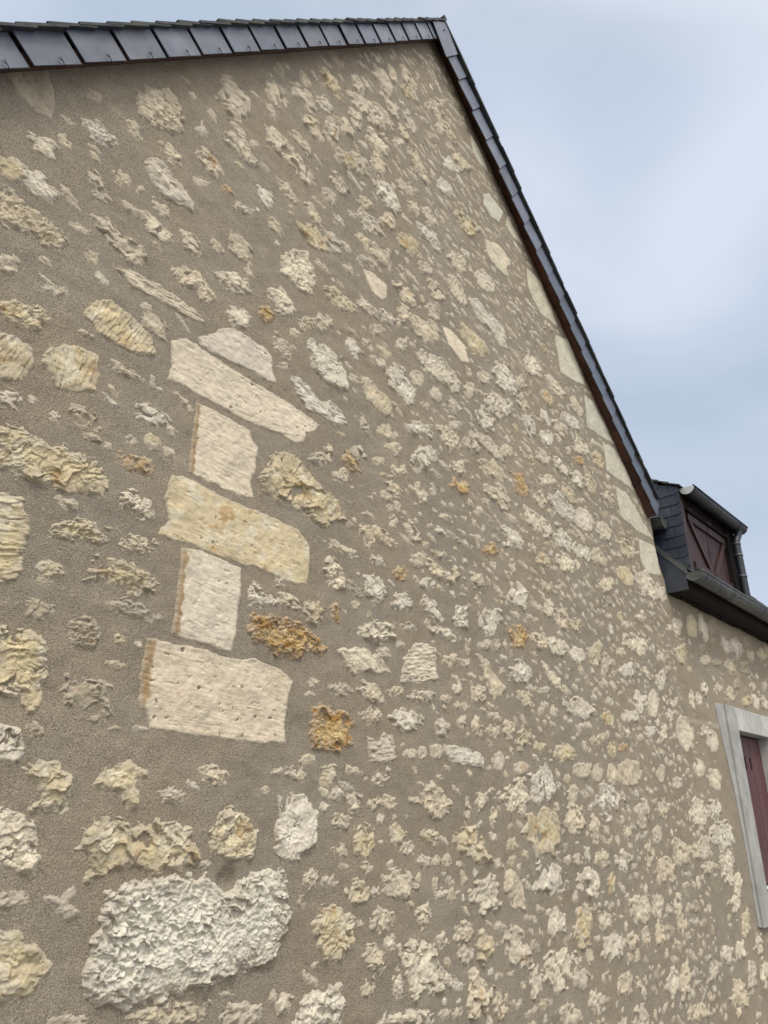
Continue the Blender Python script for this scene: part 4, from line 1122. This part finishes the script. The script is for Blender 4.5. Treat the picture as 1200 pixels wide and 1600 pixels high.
# roof courses
mb = MB(); YF = 1.895; YB = 8.1
def course(x0, dx, m, c, n, up):
    L_ = math.hypot(1, m); nx, nz = -m / L_, 1 / L_
    rr = np.random.RandomState(5 if up else 6)
    for k in range(n):
        xl = x0 + dx * k; xu = xl + dx * 1.55
        j = rr.uniform(-0.003, 0.003); yo = rr.uniform(-0.004, 0.006)
        def pt(x, o, y): return (x + nx * o, y, c + m * x + nz * o)
        lo_o, up_o, th = 0.018 + j, 0.004, (0.010 if up else 0.022)
        mb.hexa([pt(xl, lo_o, YF + yo), pt(xu, up_o, YF + yo), pt(xu, up_o + th, YF + yo), pt(xl, lo_o + th, YF + yo),
                 pt(xl, lo_o, YB), pt(xu, up_o, YB), pt(xu, up_o + th, YB), pt(xl, lo_o + th, YB)])
course(-0.85, 0.0925, 1.199, 1.694, 43, True)
course(6.70, -0.112, -0.765, 7.945, 31, False)
ROOF = mb.build('roof', M_ROOF, HOUSE)
mb = MB()                                                   # under-slab closing the slates
mb.hexa([(-0.8, 1.93, 1.199 * -0.8 + 1.62), (3.2, 1.93, 5.45), (3.2, 1.93, 5.50), (-0.8, 1.93, 1.199 * -0.8 + 1.69),
         (-0.8, YB, 1.199 * -0.8 + 1.62), (3.2, YB, 5.45), (3.2, YB, 5.50), (-0.8, YB, 1.199 * -0.8 + 1.69)])
mb.hexa([(3.2, 1.93, 5.42), (6.68, 1.93, 2.765), (6.68, 1.93, 2.825), (3.2, 1.93, 5.49),
         (3.2, YB, 5.42), (6.68, YB, 2.765), (6.68, YB, 2.825), (3.2, YB, 5.49)])
mb.build('roof_deck', M_DARKWOOD, HOUSE)
mb = MB()                                                   # ridge roll
mb.tube([(3.19, 1.90, 5.56), (3.19, YB, 5.56)], 0.022, 10)
mb.hexa([(3.10, 1.91, 5.44), (3.19, 1.91, 5.55), (3.20, 1.91, 5.565), (3.09, 1.91, 5.455), (3.10, YB, 5.44), (3.19, YB, 5.55), (3.20, YB, 5.565), (3.09, YB, 5.455)])
mb.build('ridge', M_ROOF, ROOF)
# verge slates facing the street
rs2 = np.random.RandomState(4)
mb = MB(); hooks = []
mL = 1.1965; LL = math.hypot(1, mL); pL = np.array((-mL / LL, 1 / LL)); tL = np.array((1 / LL, mL / LL))
x = 0.605 - 0.1525 * 8
while x < 3.08:
    x2 = x + 0.1525
    xe = min(x2, 3.12)
    b0 = np.array((x, 1.536 + mL * x)) + tL * 0.007; b1 = np.array((xe, 1.536 + mL * xe)) - tL * 0.007
    j = rs2.uniform(-0.003, 0.003); b0 = b0 + pL * j; b1 = b1 + pL * (j + rs2.uniform(-.002, .002))
    t0 = b0 + pL * 0.112; t1 = b1 + pL * 0.112
    ya, yc = 1.914 + rs2.uniform(-.002, .002), 1.922 + rs2.uniform(-.002, .002)
    mb.hexa([(b0[0], ya, b0[1]), (b1[0], yc, b1[1]), (t1[0], yc + .003, t1[1]), (t0[0], ya + .003, t0[1]),
             (b0[0], ya + .006, b0[1]), (b1[0], yc + .006, b1[1]), (t1[0], yc + .009, t1[1]), (t0[0], ya + .009, t0[1])])
    hooks.append((b0 * 0.42 + b1 * 0.58, (ya + yc) / 2))
    x = x2
mb.build('verge_slates', M_SLATE, HOUSE)
VL = bpy.data.objects['verge_slates']; mb = MB()
mR = -0.753; LR = math.hypot(1, mR); pR = np.array((-mR / LR, 1 / LR)); tR = np.array((1 / LR, mR / LR))
x = 3.19; botR = lambda x: 7.628 - 0.751 * x; hR = 0.20
while x < 6.60:
    x2 = min(x + 0.1845, 6.64)
    b0 = np.array((x, botR(x))) + tR * 0.003; b1 = np.array((x2, botR(x2))) - tR * 0.003
    j = rs2.uniform(-0.004, 0.004); b0 = b0 + pR * j; b1 = b1 + pR * j
    t0 = b0 + pR * hR; t1 = b1 + pR * hR
    ya, yc = 1.924 + rs2.uniform(-.002, .002), 1.914 + rs2.uniform(-.002, .002)
    mb.hexa([(b0[0], ya, b0[1]), (b1[0], yc, b1[1]), (t1[0], yc + .003, t1[1]), (t0[0], ya + .003, t0[1]),
             (b0[0], ya + .006, b0[1]), (b1[0], yc + .006, b1[1]), (t1[0], yc + .009, t1[1]), (t0[0], ya + .009, t0[1])])
    x = x2
mb.build('verge_slates', M_SLATE, HOUSE)
mb = MB()                                                   # apex slate, lapping over both runs
q = [(3.02, 5.325), (3.195, 5.52), (3.355, 5.345), (3.19, 5.135)]
mb.prism([(a, 1.905, b) for a, b in q], (0, 0.006, 0))
mb.build('apex_slate', M_SLATE, HOUSE)
mb = MB()
for (bx, bz) in ((3.17, 5.40),):
    mb.tube([(bx, 1.906, bz), (bx, 1.898, bz)], 0.006, 8)
mb.build('nail', M_STEEL, HOUSE)
for (b, yy) in hooks:                                       # wire hooks that hold the lower edge of each slate
    if b[0] < 0.3: continue
    mb = MB()
    p = b - pL * 0.006; q1 = b + pL * 0.022 + tL * 0.002; q2 = b + pL * 0.020 - tL * 0.012
    yf = yy - 0.007
    mb.tube([(p[0], yf + .006, p[1]), (b[0], yf, b[1]), (q1[0], yf, q1[1])], 0.0016, 6)
    mb.tube([(b[0] + pL[0] * .008, yf, b[1] + pL[1] * .008), (q2[0], yf, q2[1])], 0.0014, 6)
    mb.build('slate_hook', M_STEEL, VL)
# brown boards: backing of the slates and soffit between them and the wall
mb = MB()
def Ll(x, y):
    return LW(x) + (2.0 - y) / 0.08 * ((1.530 + 1.1965 * x) - LW(x))
def Rl(x, y):
    return RW(x) + (2.0 - y) / 0.08 * ((7.640 - 0.751 * x) - RW(x))
n = 14
for i in range(n):
    a = -0.7 + (3.17 + 0.7) * i / n; b = -0.7 + (3.17 + 0.7) * (i + 1) / n
    mb.hexa([(a, 1.93, Ll(a, 1.93)), (b, 1.93, Ll(b, 1.93)), (b, 2.03, Ll(b, 2.03)), (a, 2.03, Ll(a, 2.03)),
             (a, 1.93, Ll(a, 1.93) + .1), (b, 1.93, Ll(b, 1.93) + .1), (b, 2.03, Ll(b, 2.03) + .1), (a, 2.03, Ll(a, 2.03) + .1)])
for i in range(n):
    a = 3.17 + (6.62 - 3.17) * i / n; b = 3.17 + (6.62 - 3.17) * (i + 1) / n
    mb.hexa([(a, 1.93, Rl(a, 1.93)), (b, 1.93, Rl(b, 1.93)), (b, 2.03, Rl(b, 2.03)), (a, 2.03, Rl(a, 2.03)),
             (a, 1.93, Rl(a, 1.93) + .13), (b, 1.93, Rl(b, 1.93) + .13), (b, 2.03, Rl(b, 2.03) + .13), (a, 2.03, Rl(a, 2.03) + .13)])
mb.build('verge_board', M_BROWN, HOUSE)

# half round gutters
def gutter(name, T, s0, s1, oc, zc, r, mat, parent, joints=(), cap0=True, capmat=None):
    seg = 14; th = 0.003; mb = MB()
    def ring(s, rad):
        return [T(s, oc + rad * math.cos(a), zc + rad * math.sin(a)) for a in [math.pi + math.pi * k / seg for k in range(seg + 1)]]
    ns = max(2, int((s1 - s0) / 0.25)); sv = [s0 + (s1 - s0) * i / ns for i in range(ns + 1)]
    for rad in (r, r - th):
        for a, b in zip(sv, sv[1:]):
            ra, rb = ring(a, rad), ring(b, rad)
            for k in range(seg): mb.quad(ra[k], ra[k + 1], rb[k + 1], rb[k])
    mb.tube([T(s, oc + r, zc) for s in sv], 0.010, 8)
    mb.tube([T(s, oc - r, zc) for s in sv], 0.004, 6)
    o = mb.build(name, mat, parent, True)
    for s in joints:
        j = MB(); ra, rb = ring(s, r + 0.003), ring(s + 0.022, r + 0.003); rc, rd = ring(s, r - .001), ring(s + 0.022, r - .001)
        for k in range(seg):
            j.quad(ra[k], ra[k + 1], rb[k + 1], rb[k]); j.quad(ra[k], ra[k + 1], rc[k + 1], rc[k]); j.quad(rb[k], rb[k + 1], rd[k + 1], rd[k])
        j.build('gutter_joint', mat, o, True)
    ends = ([s0] if cap0 else []) + [s1]
    for s in ends:
        j = MB(); c0 = ring(s, r + 0.004); d0 = 0.006 if s == s0 else -0.006
        j.prism(c0, tuple(np.array(T(s + d0, 0, 0)) - np.array(T(s, 0, 0))))
        j.build('end_cap', capmat or mat, o)
    return o
TH = lambda s, o, z: (6.895 + o, 1.935 + s, z)              # gutter of the gabled house runs back along its eaves
gutter('eaves_gutter', TH, 0.0, 0.5, 0.0, 2.70, 0.095, M_ZINC, HOUSE, (), True, M_ZINC)

# ------------------------------------------------------------------ lower house
mb = MB(); D_ = -5.0
mb.quad(P2(5.5, 0, GROUND), P2(5.5, D_, GROUND), P2(5.5, D_, 2.0), P2(5.5, 0, 2.0))
mb.poly([P2(5.5, 0, 2.0), P2(5.5, -2.5, 4.6), P2(5.5, D_, 2.0)])
mb.quad(P2(0, D_, GROUND), P2(5.5, D_, GROUND), P2(5.5, D_, 2.0), P2(0, D_, 2.0))
mb.quad(P2(0.0, -0.25, GROUND), P2(0.0, D_, GROUND), P2(0.0, D_, 2.0), P2(0.0, -0.25, 2.0))
mb.build('side_wall', M_MORTAR2, LOWER)
SLP = 1.09
mb = MB(); rr = np.random.RandomState(9)
for side in (1, -1):
    for k in range(30):
        t0 = k * 0.09; t1 = t0 + 0.14; j = rr.uniform(-.003, .003)
        if side == 1: f = lambda t: (0.235 - t, 2.115 + SLP * t)
        else: f = lambda t: (-5.25 + t, 2.115 + SLP * t)
        for (s0, s1) in ((0.0, 5.6),):
            o0, za = f(t0); o1, zb = f(t1)
            mb.hexa([P2(s0, o0, za + .022 + j), P2(s1, o0, za + .022 + j), P2(s1, o1, zb + .006), P2(s0, o1, zb + .006),
                     P2(s0, o0, za + .034 + j), P2(s1, o0, za + .034 + j), P2(s1, o1, zb + .018), P2(s0, o1, zb + .018)])
ROOF2 = mb.build('roof', M_ROOF, LOWER)
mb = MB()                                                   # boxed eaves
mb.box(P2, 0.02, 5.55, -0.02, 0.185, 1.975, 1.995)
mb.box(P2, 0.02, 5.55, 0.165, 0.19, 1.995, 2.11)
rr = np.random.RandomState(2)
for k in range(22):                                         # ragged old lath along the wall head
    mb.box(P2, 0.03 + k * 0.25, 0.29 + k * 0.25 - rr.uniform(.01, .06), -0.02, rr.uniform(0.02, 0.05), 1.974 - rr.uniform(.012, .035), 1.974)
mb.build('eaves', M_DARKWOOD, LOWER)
mb = MB()
mb.prism([P2(-0.012, o, z) for o, z in ((-0.9, 1.955), (0.2, 1.955), (0.2, 2.120), (-0.9, 2.12 + 1.1 * SLP))], tuple(A_ * 0.02))
mb.build('eaves_end_slate', M_SLATE_D, LOWER)
mb = MB()                                                   # zinc strip along the sloping edge
mb.prism([P2(-0.02, o, z) for o, z in ((0.215, 2.095), (0.215, 2.150), (-0.9, 2.150 + 1.115 * SLP), (-0.9, 2.095 + 1.115 * SLP))], tuple(A_ * 0.10))
mb.build('flashing', M_ZINC, LOWER)
gutter('gutter', P2, -0.01, 5.55, 0.272, 2.105, 0.080, M_ZINC, LOWER, (0.12, 0.86, 1.75, 2.9, 4.1))

# dormer
DS0, DS1, DO = 0.15, 1.64, 0.198
dtop = lambda o: 3.165 - 0.545 * (o + 0.029)
roofz = lambda o: 2.145 + SLP * (0.235 - o)
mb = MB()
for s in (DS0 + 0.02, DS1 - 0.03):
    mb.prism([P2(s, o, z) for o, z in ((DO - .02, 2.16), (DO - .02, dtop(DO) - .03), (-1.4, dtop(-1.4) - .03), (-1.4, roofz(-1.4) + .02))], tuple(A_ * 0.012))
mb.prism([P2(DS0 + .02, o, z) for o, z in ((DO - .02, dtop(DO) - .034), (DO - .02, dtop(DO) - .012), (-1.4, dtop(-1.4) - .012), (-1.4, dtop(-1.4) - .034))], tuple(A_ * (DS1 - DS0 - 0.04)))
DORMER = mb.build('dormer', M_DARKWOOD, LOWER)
mb = MB()                                                   # roof of the dormer
for k in range(16):
    o0 = 0.232 - k * 0.10; o1 = o0 - 0.155
    za, zb = dtop(o0) + 0.012, dtop(o1) - 0.004
    mb.hexa([P2(DS0 - .03, o0, za), P2(DS1 + .04, o0, za), P2(DS1 + .04, o1, zb), P2(DS0 - .03, o1, zb),
             P2(DS0 - .03, o0, za + .012), P2(DS1 + .04, o0, za + .012), P2(DS1 + .04, o1, zb + .012), P2(DS0 - .03, o1, zb + .012)])
mb.build('dormer_roof', M_ROOF, DORMER)
rr = np.random.RandomState(3); CH = 0.108        # slated cheeks
for s, sg in ((DS0, 1), (DS1, -1)):
    mb = MB(); k = 0; z = 2.10
    while z < 4.2:
        o = DO + 0.012; first = True
        while o > -1.5:
            wd = rr.uniform(0.15, 0.20) if not first else (0.19 if k % 2 else 0.10)
            o2 = o - wd; top = z + CH * 1.5
            lim = lambda oo: min(top, dtop(oo) - 0.012); bot = lambda oo: max(z, roofz(oo) - 0.13)
            if lim(o2) > bot(o2) + 0.01 and lim(o) > bot(o) + 0.01:
                d0 = 0.014 + rr.uniform(-.0015, .0015); d1 = 0.005
                def q_(oo, zz):
                    f = (zz - z) / (CH * 1.5)
                    return P2(s - sg * (d0 * (1 - f) + d1 * f), oo, zz)
                a, b = o - 0.0025, o2 + 0.0025
                if first and bot(a) == z:
                    pts = [q_(a - .03, z), q_(a, z + .022), q_(a, lim(a)), q_(b, lim(b)), q_(b, bot(b))]
                else:
                    pts = [q_(a, bot(a)), q_(a, lim(a)), q_(b, lim(b)), q_(b, bot(b))]
                mb.prism(pts, tuple(A_ * 0.004 * sg))
            o = o2; first = False
        z += CH; k += 1
    mb.build('cheek_slates', M_SLATE_D, DORMER)
mb = MB()                                                   # timber front
mb.box(P2, DS0 + .012, 0.275, 0.09, DO - .008, 2.17, 3.03)
FR = mb.build('dormer_frame', M_SHUT, DORMER, False, 0.003)
mb = MB()
mb.box(P2, 1.475, DS1 - .012, 0.09, DO - .012, 2.17, 3.03)
mb.box(P2, 0.276, 1.474, 0.09, DO - .030, 2.885, 3.03)
mb.box(P2, 0.276, 1.474, 0.09, DO - .015, 2.17, 2.250)
mb.box(P2, 0.276, 1.474, 0.06, 0.09, 2.17, 3.03)
mb.build('dormer_lintel', M_DARKWOOD, DORMER, False, 0.003)
def leaf(s0, s1, z0, z1, o, brace, mat, parent):
    mb = MB(); n = 4; w = (s1 - s0) / n
    for i in range(n):
        mb.box(P2, s0 + i * w + .0015, s0 + (i + 1) * w - .0015, o, o + .018, z0, z1)
    lf = mb.build('shutter', mat, parent, False, 0.002)
    mb = MB(); h = 0.075
    mb.box(P2, s0 + .006, s1 - .006, o + .019, o + .042, z0 + .012, z0 + .012 + h)
    mb.box(P2, s0 + .006, s1 - .006, o + .019, o + .042, z1 - .012 - h, z1 - .012)
    zt, zb = z1 - .014 - h, z0 + .014 + h
    a, b = (s0 + .012, s1 - .012)
    if brace < 0: a, b = b, a
    w = 0.085 * (1 if brace > 0 else -1)
    mb.prism([P2(a, o + .019, zt), P2(a + w, o + .019, zt), P2(b, o + .019, zb), P2(b - w, o + .019, zb)], tuple(N_ * 0.022))
    mb.build('brace', mat, lf, False, 0.002)
    return lf
l1 = leaf(0.430, 0.943, 2.262, 2.870, 0.118, 1, M_SHUT, DORMER)
l2 = leaf(0.957, 1.470, 2.262, 2.870, 0.118, -1, M_SHUT, DORMER)
for s, lf in ((0.925, l1), (0.995, l2)):
    mb = MB()
    mb.tube([P2(s, .139, 2.55), P2(s, .150, 2.55), P2(s, .150, 2.585)], 0.0035, 6)
    mb.build('latch', M_STEEL, lf, True)
mb = MB()
for s in (0.46, 0.93, 1.0, 1.46):
    mb.box(P2, s - .010, s + .010, .168, .185, 2.885, 2.905)
mb.build('shutter_stop', M_ZINC, DORMER)
DG = gutter('dormer_gutter', P2, 0.20, 1.74, 0.268, 3.03, 0.070, M_ZINC_D, DORMER, (0.26, 0.98, 1.52), True, M_ZINC_LIT)
mb = MB(); sp = 1.615
path = [(sp, .262, 2.975), (sp, .262, 2.93), (sp - .01, .255, 2.90), (sp - .05, .245, 2.85), (sp - .06, .243, 2.81), (sp - .06, .243, 2.24), (sp - .06, .250, 2.16), (sp - .055, .262, 2.12)]
mb.tube([P2(*p) for p in path], [.048, .041, .041, .041, .041, .041, .042, .042], 16)
PIPE = mb.build('downpipe', M_ZINC_D, LOWER, True)
for z in (2.79, 2.66, 2.42):
    mb = MB(); mb.tube([P2(sp - .06, .243, z), P2(sp - .06, .243, z + .025)], .0455, 16); mb.build('pipe_collar', M_ZINC, PIPE, True)

# ------------------------------------------------------------------ window of the lower house
mb = MB()
WS0, WS1, WZ0, WZ1 = HOLE
mb.box(P2, 0.955, WS0, -0.15, 0.034, -0.86, 1.045)
mb.box(P2, WS1, 2.44, -0.15, 0.034, -0.86, 1.045)
mb.box(P2, WS0, WS1, -0.15, 0.033, WZ1, 1.043)
mb.box(P2, WS0, WS1, -0.15, 0.020, -0.86, -0.68)
WIN = mb.build('window', M_CEMENT, LOWER, False, 0.006)
mb = MB()
mb.prism([P2(s, -0.01, z) for s, z in ((0.73, 0.99), (0.76, 1.04), (0.954, 1.047), (0.954, -0.86), (0.90, -0.85), (0.905, -0.2), (0.875, 0.25), (0.80, 0.60))], tuple(N_ * 0.024))
mb.build('cement_patch', M_CEMENT, WIN, False, 0.006)
mb = MB()
mb.box(P2, WS0 + .001, WS1 - .001, -0.15, 0.055, -0.665, -0.625)
mb.box(P2, WS0 + .001, WS1 - .001, -0.12, -0.02, -0.585, -0.572)
mb.build('sill', M_WHITE, WIN, False, 0.004)
mb = MB(); n = 6; w = (WS1 - WS0 - .03) / n
for i in range(n):
    a = WS0 + .015 + i * w
    z0, z1 = -0.55, 0.80
    if i in (2, 3):          # planks with a slot near the top
        mb.box(P2, a + .002, a + .05, -.115, -.085, z0, z1); mb.box(P2, a + w - .05, a + w - .002, -.115, -.085, z0, z1)
        mb.box(P2, a + .05, a + w - .05, -.115, -.086, z0, .48); mb.box(P2, a + .05, a + w - .05, -.115, -.086, .60, z1)
    else:
        mb.box(P2, a + .002, a + w - .002, -.115, -.085, z0, z1)
SH2 = mb.build('shutter', M_SHUT2, WIN, False, 0.003)
SH2['label'] = 'closed plum red plank shutter with two small slots'
mb = MB(); mb.box(P2, WS0 + .01, WS1 - .01, -.148, -.118, -0.6, 0.815); mb.build('backing', M_DARKWOOD, WIN)
